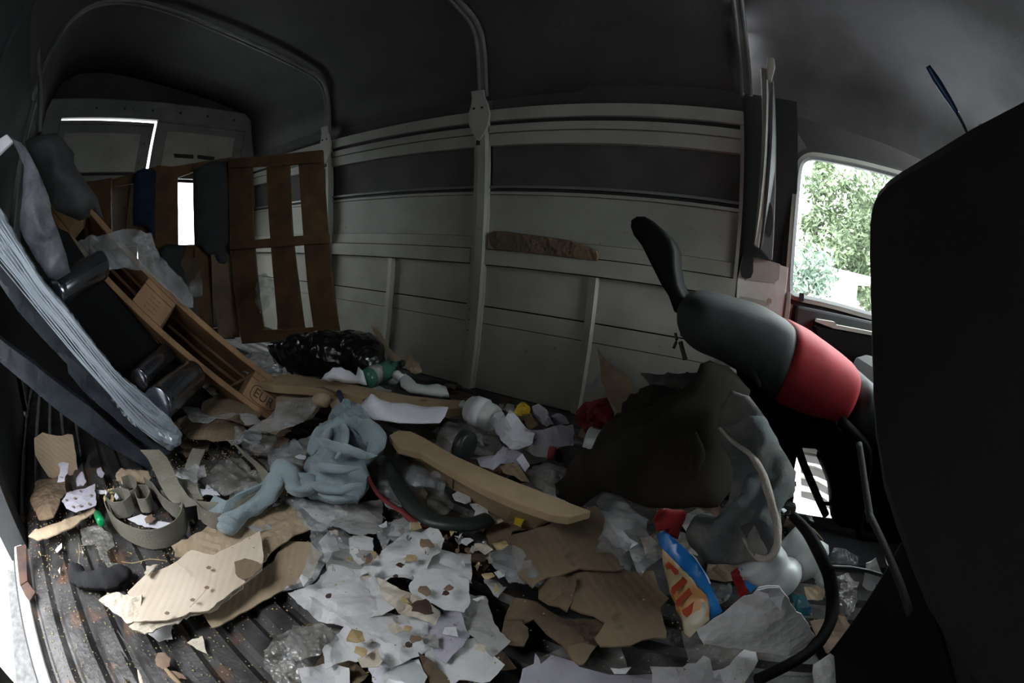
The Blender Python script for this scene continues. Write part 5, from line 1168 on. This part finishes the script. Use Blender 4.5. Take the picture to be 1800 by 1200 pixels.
# ---- white papers in the middle foreground
P5 = [
 ([(65, 740), (180, 700), (260, 600), (330, 600), (460, 605), (500, 680), (540, 780), (550, 820), (400, 850), (330, 880), (200, 855), (140, 820)], .055, 'paper_white', 'big creased white sheet nearest the cardboard in the doorway light'),
 ([(230, 520), (330, 490), (450, 520), (520, 590), (480, 620), (380, 610), (250, 620)], .045, 'paper_grey', 'greyish stained paper above the big creased white sheet'),
 ([(460, 580), (560, 480), (640, 440), (780, 420), (820, 470), (800, 520), (760, 560), (720, 640), (600, 640), (520, 630)], .07, 'paper_white', 'white paper with one round brown leaf stain'),
 ([(740, 540), (830, 510), (970, 515), (972, 650), (900, 640), (760, 610)], .065, 'paper_white', 'square cornered white paper at the right of the stained sheets'),
 ([(680, 700), (740, 620), (860, 640), (950, 660), (960, 760), (930, 820), (820, 790), (700, 750)], .075, 'paper_white', 'white paper with three dark red spots'),
 ([(510, 650), (600, 690), (700, 740), (800, 790), (780, 860), (640, 830), (540, 760)], .08, 'card_core', 'cream stained paper folded across the white sheets'),
 ([(330, 880), (480, 840), (620, 830), (760, 840), (780, 940), (760, 1010), (640, 1070), (560, 1110), (520, 1000), (420, 940)], .06, 'paper_white', 'largest soiled white sheet with rusty brown stains'),
 ([(760, 830), (840, 800), (910, 830), (960, 940), (930, 1000), (850, 1060), (790, 1010), (770, 920)], .07, 'paper_lilac', 'lilac white crumpled sheet right of rusty stains'),
 ([(230, 1040), (330, 920), (430, 950), (550, 1010), (540, 1100), (440, 1080), (340, 1060), (240, 1110)], .05, 'paper_white', 'crumpled cream white page at the bottom of the heap'),
 ([(430, 1070), (545, 1010), (560, 1100), (530, 1200), (480, 1200)], .045, 'paper_clean', 'clean white page corner at the very bottom'),
 ([(110, 1150), (240, 1120), (330, 1145), (330, 1230), (100, 1230)], .03, 'paper_white', 'white page with a square corner at the front edge'),
 ([(770, 1060), (880, 1010), (1000, 1000), (1130, 1100), (1060, 1180), (920, 1170), (840, 1230), (760, 1140)], .05, 'paper_white', 'ragged white paper right of the dark wedge'),
 ([(530, 1170), (600, 1110), (700, 1100), (740, 1180), (720, 1240), (530, 1240)], .05, 'bottle_white', 'smooth pale bag bottom at the front edge'),
 ([(285, 270), (400, 255), (500, 225), (500, 380), (400, 400), (280, 380)], .05, 'paper_grey', 'stained square of paper below the teal jumper'),
 ([(150, 220), (290, 240), (290, 330), (240, 370), (150, 330), (100, 280)], .035, 'paper_white', 'whitish paper left of stained square, below the jumper'),
 ([(590, 350), (680, 340), (800, 430), (760, 450), (640, 430), (560, 420)], .06, 'paper_grey', 'light grey scrap above the leaf stained paper'),
 ([(350, 450), (400, 420), (460, 440), (460, 520), (400, 560), (350, 500)], .05, 'paper_white', 'fluffy torn white scrap among yellow crumbs'),
 ([(930, 760), (1060, 760), (1100, 880), (1170, 980), (1090, 1040), (980, 960), (940, 900)], .05, 'paper_grey', 'grey shaded paper between white sheets and brown cardboard'),
 ([(1060, 640), (1120, 650), (1160, 720), (1120, 760), (1070, 700)], .06, 'paper_grey', 'small grey crumpled wrapper by the brown cardboard corner'),
]
def grow(L, k_):
    cx = sum(p[0] for p in L) / len(L); cy = sum(p[1] for p in L) / len(L)
    return [(cx + (p[0] - cx) * k_, cy + (p[1] - cy) * k_) for p in L]
for L, z, m, lab in P5:
    L = grow(L, 1.16)
    o = sheet('paper_sheet', [Vector((p.x, p.y, p.z + random.uniform(-.008, .014))) for p in C5(L, z)], m, seg=.010, thick=.001, amp=.015, freq=13, rag=.002, label=lab, cat='paper')
sheet('wire_strip', C5([(130, 740, .09), (160, 750, .09), (330, 850, .09), (520, 960, .08), (540, 990, .08), (500, 965, .08), (320, 865, .09), (150, 765, .09)]), 'film', seg=.01, thick=.001, amp=.003, label='clear tape strip crossing the big creased white sheet', cat='tape')
sheet('dark_wedge', C5([(705, 1035, .08), (760, 1070, .07), (870, 1180, .05), (880, 1230, .05), (780, 1230, .05), (730, 1110, .06)]), 'card_dark', seg=.014, amp=.004, label='dark brown pointed cardboard wedge at the front edge', cat='cardboard')
def blot(x, y, r, m, sc=1.0, z=.098):
    c = C5([(x, y, z)])[0]; n = 9
    pts = [c + Vector((math.cos(a) * r * random.uniform(.6, 1.2), math.sin(a) * r * random.uniform(.6, 1.2), 0)) for a in [i * 2 * math.pi / n for i in range(n)]]
    return pts
random.seed(9)
LV = [(665, 540, .014, 'leaf', 'yellow brown'), (750, 460, .016, 'leaf', 'olive brown'), (740, 712, .013, 'leaf', 'grey green'), (850, 725, .007, 'leaf', 'dark red'), (865, 692, .008, 'leaf', 'brown'), (735, 800, .018, 'leaf', 'rusty'), (690, 965, .009, 'leaf', 'olive'), (655, 910, .007, 'leaf', 'ochre'), (610, 572, .009, 'leaf', 'rusty'), (400, 1030, .01, 'leaf', 'olive'), (230, 738, .006, 'leaf', 'dark'), (655, 995, .006, 'leaf', 'black'), (585, 632, .005, 'leaf', 'black')]
def cn_(i): return ('yellow brown', 'olive brown', 'grey brown', 'small dark red', 'small brown', 'largest rusty', 'olive', 'small ochre', 'rusty', 'ochre', 'dark', 'tiny black', 'tiny black')[i]
PL_ = ['near their upper middle', 'uppermost under the rubber seal', 'left of two red specks', 'lower of two red specks', 'upper of two red specks', 'in the rusty stained fold', 'below the rusty fold', 'in the middle of largest sheet', 'left of the yellow brown one', 'on the lowest cream page', 'on the big creased sheet', 'near lower edge of largest sheet', 'in the crease left of the centre']
for i, (x, y, r, _, cn) in enumerate(LV):
    sheet('dead_leaf', blot(x, y, r, None), ['crumb', 'leaf_dry', 'leaf_dry', 'rust', 'leaf_dry', 'rust', 'leaf_dry', 'crumb', 'rust', 'crumb', 'ink', 'ink', 'ink'][i], seg=.006, thick=.0008, amp=.004, freq=40, label='%s leaf fragment on the white papers, %s' % (_[1] if 0 else cn_(i), PL_[i]), cat='leaf', group='leaf fragments on the white papers')
# film at bottom left of the heap
sheet('plastic_film', C3([(1640, 340), (1720, 360), (1780, 460), (1700, 600), (1650, 680), (1560, 700), (1500, 730), (1600, 600), (1640, 480)], .07), 'film', seg=.014, thick=.001, amp=.02, freq=16, label='clear film edge curling over the lower cardboard', cat='plastic film')
sheet('plastic_film', C3([(1380, 1010), (1460, 930), (1560, 900), (1680, 860), (1800, 900), (1780, 1000), (1700, 1080), (1600, 1180), (1450, 1180), (1380, 1100)], .03), 'film_dirty', seg=.012, thick=.001, amp=.03, freq=22, label='crinkled clear film heap at front of the floor', cat='plastic film')
sheet('plastic_film', C3([(1480, 1000), (1540, 940), (1610, 960), (1600, 1040), (1540, 1080), (1490, 1060)], .055), 'film', seg=.008, thick=.001, amp=.03, freq=30, label='brightly shining knot in the crinkled film heap', cat='plastic film')
sheet('plastic_film', C5([(40, 880), (200, 900), (300, 940), (240, 1020), (60, 1080), (0, 1000)], .06), 'film_dirty', seg=.014, thick=.001, amp=.022, freq=18, label='brownish film draped over lowest white pages', cat='plastic film')

TONE = {'paper_grey': 'grey', 'film_dirty': 'murky', 'card_brown': 'brown', 'paper_white': 'white', 'card_dark': 'dark brown', 'film': 'clear', 'leaf_dry': 'reddish brown'}
MARKS = [(o.matrix_basis.translation.copy(), t) for o, t in ((euro, 'stamped pale pallet'), (pB, 'upright slatted pallet'), (wrp, 'film wrapped pallet'), (jm, 'teal jumper'), (bm_, 'thick timber beam'), (brd, 'long stained plank'), (jar, 'black lidded tub'), (can, 'ribbed tin can'), (pbt, 'milky bottle by the wall'), (gb, 'green bottle'), (blk, 'black refuse sack'), (rc, 'red rag bundle'), (big, 'pale cardboard sheet'), (jg, 'white flask'), (dsg, 'driver seat'))]
USED = {}
def where(x, y, tone, noun):
    p = Vector((x, y, 0)); best = sorted(MARKS, key=lambda t: (Vector((t[0].x, t[0].y, 0)) - p).length)
    vx = p.normalized(); side = Vector((vx.y, -vx.x, 0))
    for q, t in best:
        e = p - Vector((q.x, q.y, 0))
        rels = ['just behind' if e.dot(vx) > 0 else 'just before', 'right of' if e.dot(side) > 0 else 'left of']
        if abs(e.dot(side)) > abs(e.dot(vx)): rels.reverse()
        for r_ in rels:
            s = '%s %s %s the %s' % (tone, noun, r_, t)
            if s not in USED: USED[s] = 1; return s
    return s
def bare(x, y): return x < -.38 and y < .34 and not (x < -1.05 and y > -.0)

random.seed(77)
for i_, (x_, y_, r_, lab_) in enumerate(((500, 790, .07, 'clear film sheet over the strap arc end'), (560, 905, .06, 'clear film between the stained square and upper cardboard'), (745, 835, .05, 'clear film bubble above the rubber seal'), (830, 760, .06, 'clear film lying on the grey film by the tub'),
      (905, 990, .05, 'film shred between white papers and brown panel'), (960, 820, .05, 'film shred over the cloudy bag'), (430, 760, .06, 'film wisp in front of the brown carton'), (330, 830, .05, 'film wisp behind the coiled strap'), (690, 930, .045, 'film wisp on the uppermost white papers'), (1080, 960, .05, 'film wisp below the clear bag on the brown panel'))):
    c_ = onz(x_, y_, .10 if y_ > 740 else .12)
    n_v = 9
    sheet('plastic_film', [c_ + Vector((math.cos(k * 2 * math.pi / n_v) * r_ * random.uniform(.5, 1.3), math.sin(k * 2 * math.pi / n_v) * r_ * random.uniform(.5, 1.3), random.uniform(-.02, .01))) for k in range(n_v)], 'film', seg=.010, thick=.0008, amp=.022, freq=26, label=lab_, cat='plastic film')
for i_ in range(22):
    p_ = C5([(random.uniform(60, 1150), random.uniform(280, 1150), .088)])[0]
    r_ = random.uniform(.008, .02); n_v = random.randint(4, 7); a0 = random.random() * 6
    m_ = random.choice(['paper_white', 'paper_white', 'paper_grey', 'card_core', 'crumb', 'paper_white'])
    sheet('torn_bit', [p_ + Vector((math.cos(a0 + k * 2 * math.pi / n_v) * r_ * random.uniform(.5, 1.3), math.sin(a0 + k * 2 * math.pi / n_v) * r_ * random.uniform(.5, 1.3), random.uniform(-.01, .006))) for k in range(n_v)], m_, seg=.012, thick=.001, amp=.008, freq=30, label=where(p_.x, p_.y, 'tiny ' + TONE.get(m_, 'cream' if m_ == 'card_core' else 'ochre'), 'torn paper bit'), cat='scrap', group='torn bits among the white papers')
# ---- brown cardboards right of the papers
B5 = [
 ([(1185, 430), (1260, 400), (1380, 370), (1450, 330), (1560, 290), (1640, 265), (1700, 330), (1760, 420), (1790, 500), (1790, 590), (1700, 600), (1560, 590), (1500, 610), (1380, 640), (1310, 690), (1240, 640), (1200, 520)], .085, 'card_brown', 'large brown cardboard panel below the end of the beam'),
 ([(1070, 300), (1150, 330), (1400, 360), (1200, 400), (1190, 440), (1200, 520), (1100, 500), (1065, 420)], .06, 'card_brown', 'brown cardboard strip tucked under the beam'),
]
for L, z, m, lab in B5: sheet('cardboard_flap', C5(L, z), m, seg=.016, thick=.004, amp=.008, freq=7, label=lab, cat='cardboard')
C9 = lambda L, z=.06: [onz(850 + p[0] / 4.5, 960 + p[1] / 4.5, p[2] if len(p) > 2 else z) for p in L]
sheet('cardboard_flap', C9([(700, 200), (830, 170), (1170, 190), (1350, 180), (1400, 330), (1470, 400), (1400, 470), (1420, 560), (1440, 730), (1250, 750), (1160, 790), (930, 790), (880, 720), (960, 600), (880, 540), (690, 480), (700, 380)], .07), 'card_brown', seg=.016, thick=.004, amp=.008, freq=7, label='second brown cardboard panel reaching to the printed packet', cat='cardboard')
sheet('cardboard_flap', C9([(180, 510), (240, 400), (420, 440), (560, 520), (700, 560), (900, 560), (950, 600), (900, 780), (790, 930), (700, 900), (620, 770), (500, 680), (400, 560), (300, 600), (200, 680), (160, 580)], .045), 'card_dark', seg=.016, thick=.004, amp=.012, freq=9, label='darker creased cardboard with a pointed lower corner', cat='cardboard')
sheet('brown_wrap', C9([(440, 300), (560, 220), (680, 180), (720, 280), (700, 440), (660, 510), (520, 440), (440, 380)], .07), 'card_dark', seg=.014, thick=.003, amp=.025, freq=16, dome=.01, label='crumpled dark brown wrapping between the brown panels', cat='wrapping')
sheet('brown_wrap', C9([(170, 560), (300, 560), (360, 700), (320, 780), (200, 780), (140, 680)], .05), 'card_dark', seg=.014, thick=.003, amp=.02, freq=14, dome=.02, label='small brown wad left of the darker cardboard', cat='wrapping')
sheet('tan_flap', C9([(660, 790), (780, 760), (890, 790), (800, 920), (760, 935), (700, 890)], .065), 'card_brown', seg=.014, thick=.003, amp=.003, label='tan flap tip pointing to the front white papers', cat='cardboard')
# front white papers
sheet('paper_sheet', C9([(280, 1080), (310, 960), (400, 920), (410, 830), (440, 870), (455, 920), (540, 850), (640, 880), (760, 950), (900, 980), (1000, 1000), (1200, 1005), (1450, 1000), (1530, 1050), (1520, 1130), (280, 1130)], .05), 'paper_lilac', seg=.014, thick=.001, amp=.012, freq=9, label='long pale sheet along the front edge below brown flap', cat='paper')
sheet('paper_sheet', C6([(220, 1120), (330, 1115), (300, 1150), (240, 1150)], .09), 'paper_white', seg=.014, thick=.001, amp=.004, label='small white triangle above the long pale sheet', cat='paper')
sheet('paper_sheet', C6([(430, 1110), (560, 1110), (680, 1080), (720, 1040), (750, 1060), (770, 1120), (850, 1100), (930, 1020), (980, 1010), (1000, 1080), (960, 1150), (900, 1230), (440, 1230)], .06), 'paper_white', seg=.014, thick=.001, amp=.016, freq=10, label='rumpled white paper with upturned corners at front right', cat='paper')
wb = sheet('paper_bag', [onz(1000 + x / 3, 800 + y / 3, z) for x, y, z in ((670, 930, .1), (760, 870, .13), (860, 800, .17), (1000, 705, .23), (1110, 700, .24), (1160, 760, .21), (1240, 860, .16), (1300, 960, .11), (1240, 1030, .08), (1150, 1060, .07), (1000, 1040, .07), (830, 1020, .07), (710, 1000, .08))], 'paper_white', seg=.015, thick=.002, amp=.008, freq=7, dome=.01, label='soiled white paper bag standing in front of the milky bottles', cat='paper bag')
sheet('folded_top', [onz(1000 + x / 3, 800 + y / 3, z) for x, y, z in ((995, 715, .255), (1110, 705, .255), (1140, 740, .24), (1120, 830, .21), (1060, 760, .23))], 'paper_clean', seg=.014, thick=.001, amp=.008, parent=wb)
sheet('paper_sheet', C6([(1290, 1100), (1380, 1040), (1480, 1100), (1570, 1160), (1500, 1230), (1290, 1230)], .05), 'paper_grey', seg=.02, thick=.001, amp=.006, label='dim grey sheet in the dark front right corner', cat='paper')
# ---- clear bag on the brown cardboard
sheet('clear_bag', C6([(140, 235, .16), (200, 195, .17), (280, 220, .18), (350, 290, .17), (420, 330, .17), (410, 400, .15), (480, 480, .13), (500, 530, .12), (440, 570, .11), (380, 630, .10), (340, 560, .11), (320, 500, .12), (230, 460, .12), (170, 400, .13), (190, 330, .15)]), 'film', seg=.012, thick=.001, amp=.03, freq=18, dome=.03, label='crumpled clear bag lying on the large brown cardboard', cat='plastic bag')
# ---- printed packet
pk = empty('packet', C6([(620, 700, .08)])[0], 'glossy blue and orange food packet with red printed letters', 'packet')
q6 = lambda L: [onz(1120 + x / 4.8, 880 + y / 4.8, z) for x, y, z in L]
sheet('blue_side', q6([(160, 285, .17), (230, 250, .19), (330, 340, .18), (430, 430, .17), (510, 510, .16), (580, 610, .15), (620, 720, .13), (680, 840, .11), (720, 935, .09), (650, 980, .08), (612, 1000, .08), (605, 900, .10), (580, 800, .11), (480, 680, .13), (340, 530, .15), (200, 390, .16)]), 'pack_blue', seg=.012, thick=.002, amp=.004, freq=14, dome=.008, rag=.0005, smooth=True, parent=pk)
sheet('front_face', q6([(205, 395, .16), (340, 530, .15), (480, 680, .13), (585, 805, .11), (605, 900, .10), (608, 1010, .08), (520, 1080, .06), (440, 1160, .05), (400, 1120, .05), (350, 960, .06), (300, 820, .07), (250, 660, .09), (230, 580, .11), (210, 480, .14)]), 'pack_orange', seg=.012, thick=.002, amp=.003, freq=14, rag=.0005, smooth=True, parent=pk)
sheet('cream_end', q6([(360, 900, .0705), (480, 860, .088), (590, 850, .107), (606, 1000, .083), (520, 1078, .066), (440, 1155, .056), (402, 1115, .056)]), 'pack_cream', seg=.02, thick=.001, amp=.002, rag=.0005, smooth=True, parent=pk)
for gl in ([(238, 545), (262, 515), (350, 590), (345, 620), (320, 625), (300, 600), (285, 575), (250, 580)],
           [(290, 730), (370, 660), (385, 640), (425, 680), (410, 700), (330, 760), (310, 800), (285, 770)],
           [(330, 840), (430, 740), (455, 715), (492, 760), (485, 785), (450, 790), (380, 850), (350, 895), (325, 880)],
           [(375, 925), (430, 890), (500, 830), (530, 800), (565, 830), (560, 860), (530, 870), (470, 940), (420, 985), (385, 955)]):
    def zf(x, y): return .165 - (y - 395) * .000172
    prism('letter', [onz(1120 + x / 4.8, 880 + y / 4.8, zf(x, y) + .006 - .0 * x) for x, y in gl], (0, 0, .0008), 'pack_red', pk)
prism('sparkle_print', q6([(445, 435, .187), (500, 490, .182), (540, 560, .172), (600, 650, .158), (622, 700, .15), (612, 700, .15), (570, 610, .165), (520, 530, .175), (490, 490, .18)]), (0, 0, .0008), 'paper_clean', pk)
sheet('red_corner', q6([(140, 165, .22), (190, 80, .25), (240, 70, .25), (420, 100, .22), (380, 220, .18), (350, 330, .17), (230, 250, .2), (165, 268, .19)]), 'red_plastic', seg=.014, thick=.002, amp=.005, smooth=True, label='folded red plastic behind upper end of the printed packet', cat='packet')
rbk = empty('packet', C6([(920, 680, .1)])[0], 'small red and blue packet below the felt blanket', 'packet')
sheet('red_side', C6([(858, 620, .14), (890, 595, .15), (920, 660, .12), (950, 720, .1), (915, 755, .09), (880, 680, .12)]), 'red_plastic', seg=.012, thick=.002, amp=.004, parent=rbk)
sheet('blue_side', C6([(905, 595, .15), (960, 620, .14), (1000, 680, .12), (960, 722, .1), (930, 660, .12)]), 'pack_blue', seg=.012, thick=.002, amp=.004, parent=rbk)
# ---- milky bottles
def milk(name, a, b, neck, r, lab):
    o = empty(name, (a + b) / 2 - Vector((0, 0, r)), lab, 'bottle', None)
    lathe('body', a, b, [(0, .006), (0, r * .8), (.03, r * .97), (.10, r), (.14, r * .95), (.18, r), (.22, r * .95), (.26, r), (.42, r * .93), (.52, r * .82), (.62, r * .95), (.78, r), (.90, r * .8), (.98, r * .42), (1, r * .38)], 'bottle_white', k_=28, parent=o)
    if neck is not None: lathe('neck', b, neck, [(0, r * .36), (.3, r * .36), (.35, r * .44), (.95, r * .42), (1, r * .36), (1, .003)], 'bottle_white', k_=18, parent=o)
    return o
milk('milk_bottle', onz(1382, 945, .17), onz(1440, 1003, .14), onz(1456, 1022, .13), .047, 'milky white dimpled bottle with its cap towards the viewer')
milk('milk_bottle', onz(1325, 975, .17), onz(1392, 1030, .11), None, .044, 'second milky bottle half hidden below the felt blanket')
# ---- right dark corner bits
sheet('clear_bag', C6([(1380, 540, .16), (1400, 495, .18), (1460, 500, .18), (1540, 545, .17), (1520, 590, .15), (1450, 600, .14), (1390, 590, .14)]), 'film', seg=.01, thick=.001, amp=.02, freq=26, dome=.02, label='clear bag glinting right of the milky bottles', cat='plastic bag')
sheet('clear_bag', C6([(1410, 640, .12), (1480, 610, .13), (1540, 660, .12), (1530, 760, .1), (1480, 850, .08), (1420, 840, .08), (1400, 740, .1)]), 'film_dirty', seg=.012, thick=.001, amp=.02, freq=20, dome=.02, label='greyish clear bag in shade under the thin black bar', cat='plastic bag')
wpk = empty('packet', C6([(1600, 640, .1)])[0], 'pale packet with a purple stripe near the seat leg', 'packet')
sheet('pale_side', C6([(1550, 690, .12), (1570, 570, .17), (1620, 540, .18), (1650, 620, .15), (1660, 680, .13), (1600, 720, .11)]), 'paper_white', seg=.012, thick=.002, amp=.01, parent=wpk)
sheet('purple_stripe', C6([(1620, 680, .14), (1660, 672, .14), (1668, 700, .13), (1625, 708, .13)]), 'cloth_blue', seg=.01, thick=.001, amp=.002, parent=wpk)
sheet('paper_piece', C6([(1665, 515, .2), (1690, 550, .18), (1725, 600, .16), (1705, 615, .16), (1680, 570, .18)]), 'card_core', seg=.01, thick=.001, amp=.004, label='narrow cream strip showing behind the seat leg', cat='paper')
sheet('teal_wrapper', C6([(1160, 720, .1), (1240, 740, .11), (1280, 800, .1), (1270, 850, .08), (1210, 840, .08)]), 'teal_plastic', seg=.012, thick=.001, amp=.012, label='teal blue wrapper right of the white paper bag', cat='wrapper')
sheet('brown_wad', C6([(1240, 690, .09), (1330, 680, .1), (1370, 700, .1), (1340, 760, .08), (1260, 760, .08)]), 'card_mid', seg=.012, thick=.002, amp=.012, label='ochre scrap below the cap of the milky bottle', cat='scrap')
tube('thin_bar', C6([(1380, 588, .2), (1480, 592, .2), (1580, 610, .2), (1650, 632, .2)]), .004, 'rubber', n=20, label='thin black rod crossing above the clear bags', cat='rod')
tube('black_hose', [onz(x, y, z) for x, y, z in ((1392, 905, .25), (1418, 932, .24), (1440, 970, .22), (1458, 1010, .18), (1464, 1050, .14), (1462, 1090, .12), (1440, 1130, .1), (1410, 1155, .09), (1372, 1175, .08), (1330, 1195, .07))], [.009, .012, .0135, .0135, .012, .012], 'plastic_black', n=60, k_=12, label='thick black hose arching round the milky bottles', cat='hose')
sheet('tuft', C6([(1120, 280, .3), (1135, 275, .3), (1150, 288, .3), (1135, 296, .3)]), 'paper_clean', seg=.006, thick=.002, amp=.004, parent=felt)
sheet('dark_mat', C6([(1150, 320, .2), (1260, 380, .18), (1340, 450, .15), (1280, 440, .14), (1200, 400, .15), (1130, 370, .18)]), 'card_brown', seg=.02, amp=.01, label='brown paper above the milky bottle neck', cat='paper')
for i, L in enumerate(([(1700, 880), (1730, 900), (1745, 950), (1715, 930)], [(1740, 960), (1790, 1010), (1800, 1060), (1760, 1020)], [(1620, 760), (1680, 790), (1690, 830), (1640, 810)])):
    sheet('crisp_packet', C6(L, .12), ['film', 'film_dirty', 'teal_plastic'][i], seg=.01, thick=.001, amp=.014, freq=30, label=('silvery shred beneath the black seat edge, upper one', 'silvery shred beneath the black seat edge, lower one', 'dark teal shred beneath the black seat')[i], cat='wrapper')

# ---- the loose layer underneath: crumpled filler pieces and small scraps
random.seed(33)
def blob(cx, cy, z, r, el=1.0):
    n = random.randint(6, 9); a0 = random.random() * 6
    return [Vector((cx + math.cos(a0 + i * 2 * math.pi / n) * r * random.uniform(.6, 1.15), cy + math.sin(a0 + i * 2 * math.pi / n) * r * el * random.uniform(.6, 1.15), z + random.uniform(-.008, .012))) for i in range(n)]
kinds = [('crumpled_paper', 'paper_grey', 'paper'), ('film_scrap', 'film_dirty', 'plastic film'), ('cardboard_scrap', 'card_brown', 'cardboard'), ('crumpled_paper', 'paper_white', 'paper'), ('wrapper_scrap', 'card_dark', 'wrapper'), ('film_scrap', 'film', 'plastic film'), ('wrapper_scrap', 'leaf_dry', 'wrapper')]
cnt = 0
while cnt < 170:
    x = random.uniform(-1.9, .5); y = random.uniform(.05, 1.5)
    if bare(x, y) or (x < -1.2 and y < .35): continue
    nm, m, cat = kinds[cnt % 7]
    rr = random.uniform(.04, .085)
    lab = where(x, y, ('broad ' if rr > .068 else 'small ' if rr < .052 else '') + TONE[m], {'paper': 'crumpled paper', 'plastic film': 'film scrap', 'cardboard': 'cardboard scrap', 'wrapper': 'torn wrapper'}[cat])
    sheet(nm, blob(x, y, random.uniform(.004, .035), rr), m, seg=.022, thick=.001, amp=.018, freq=18, label=lab, cat=cat, group=cat + ' pieces in the loose bottom layer')
    cnt += 1
# small scraps on the bare ribs and between things
for i in range(80):
    if i < 45: x, y = random.uniform(-1.2, -.3), random.uniform(-.3, .45)
    else:
        p = C5([(random.uniform(250, 1100), random.uniform(380, 650), .05)])[0]; x, y = p.x, p.y
    z = .004 if i < 45 else .075
    m = random.choice(['crumb', 'paper_white', 'leaf_dry', 'paper_grey', 'crumb', 'card_core'])
    sheet('scrap', blob(x, y, z, random.uniform(.003, .010)), m, seg=.02, thick=.001, amp=.003, freq=60,
          label='tiny scrap lying on the bare ribbed floor' if i < 45 else 'tiny crumb among the white papers', cat='scrap', group='tiny scraps on the ribs' if i < 45 else 'crumbs among the papers')
for i, (x, y) in enumerate(((570, 215), (590, 205), (610, 180), (625, 200), (600, 235), (590, 250), (640, 175), (575, 195), (600, 222), (618, 232), (562, 230))):
    p = C3([(x, y, .035)])[0]
    sheet('crumb', blob(p.x, p.y, .04, .008), 'crumb' if i % 3 else 'paper_clean', seg=.02, thick=.008, amp=.002, label='yellow foam crumb left of the strap coil', cat='crumb', group='foam crumbs by the strap')
# fine dust and grit nobody could count
V = []; F = []
for i in range(5200):
    if random.random() < .6: x, y, z = random.uniform(-1.25, -.2), random.uniform(-.33, .5), .003
    else: x, y, z = random.uniform(-1.2, .4), random.uniform(.2, 1.3), random.uniform(.03, .08)
    r = random.uniform(.0008, .0028); n = len(V)
    c = Vector((x, y, z))
    V += [c + Vector((r, 0, 0)), c + Vector((-r * .5, r, 0)), c + Vector((-r * .5, -r, 0)), c + Vector((0, 0, r))]
    F += [(n, n + 1, n + 2), (n, n + 1, n + 3), (n + 1, n + 2, n + 3), (n + 2, n, n + 3)]
link('grit', V, F, 'crumb', kind='stuff', label='fine pale grit and crumbs sprinkled over the floor', cat='grit')
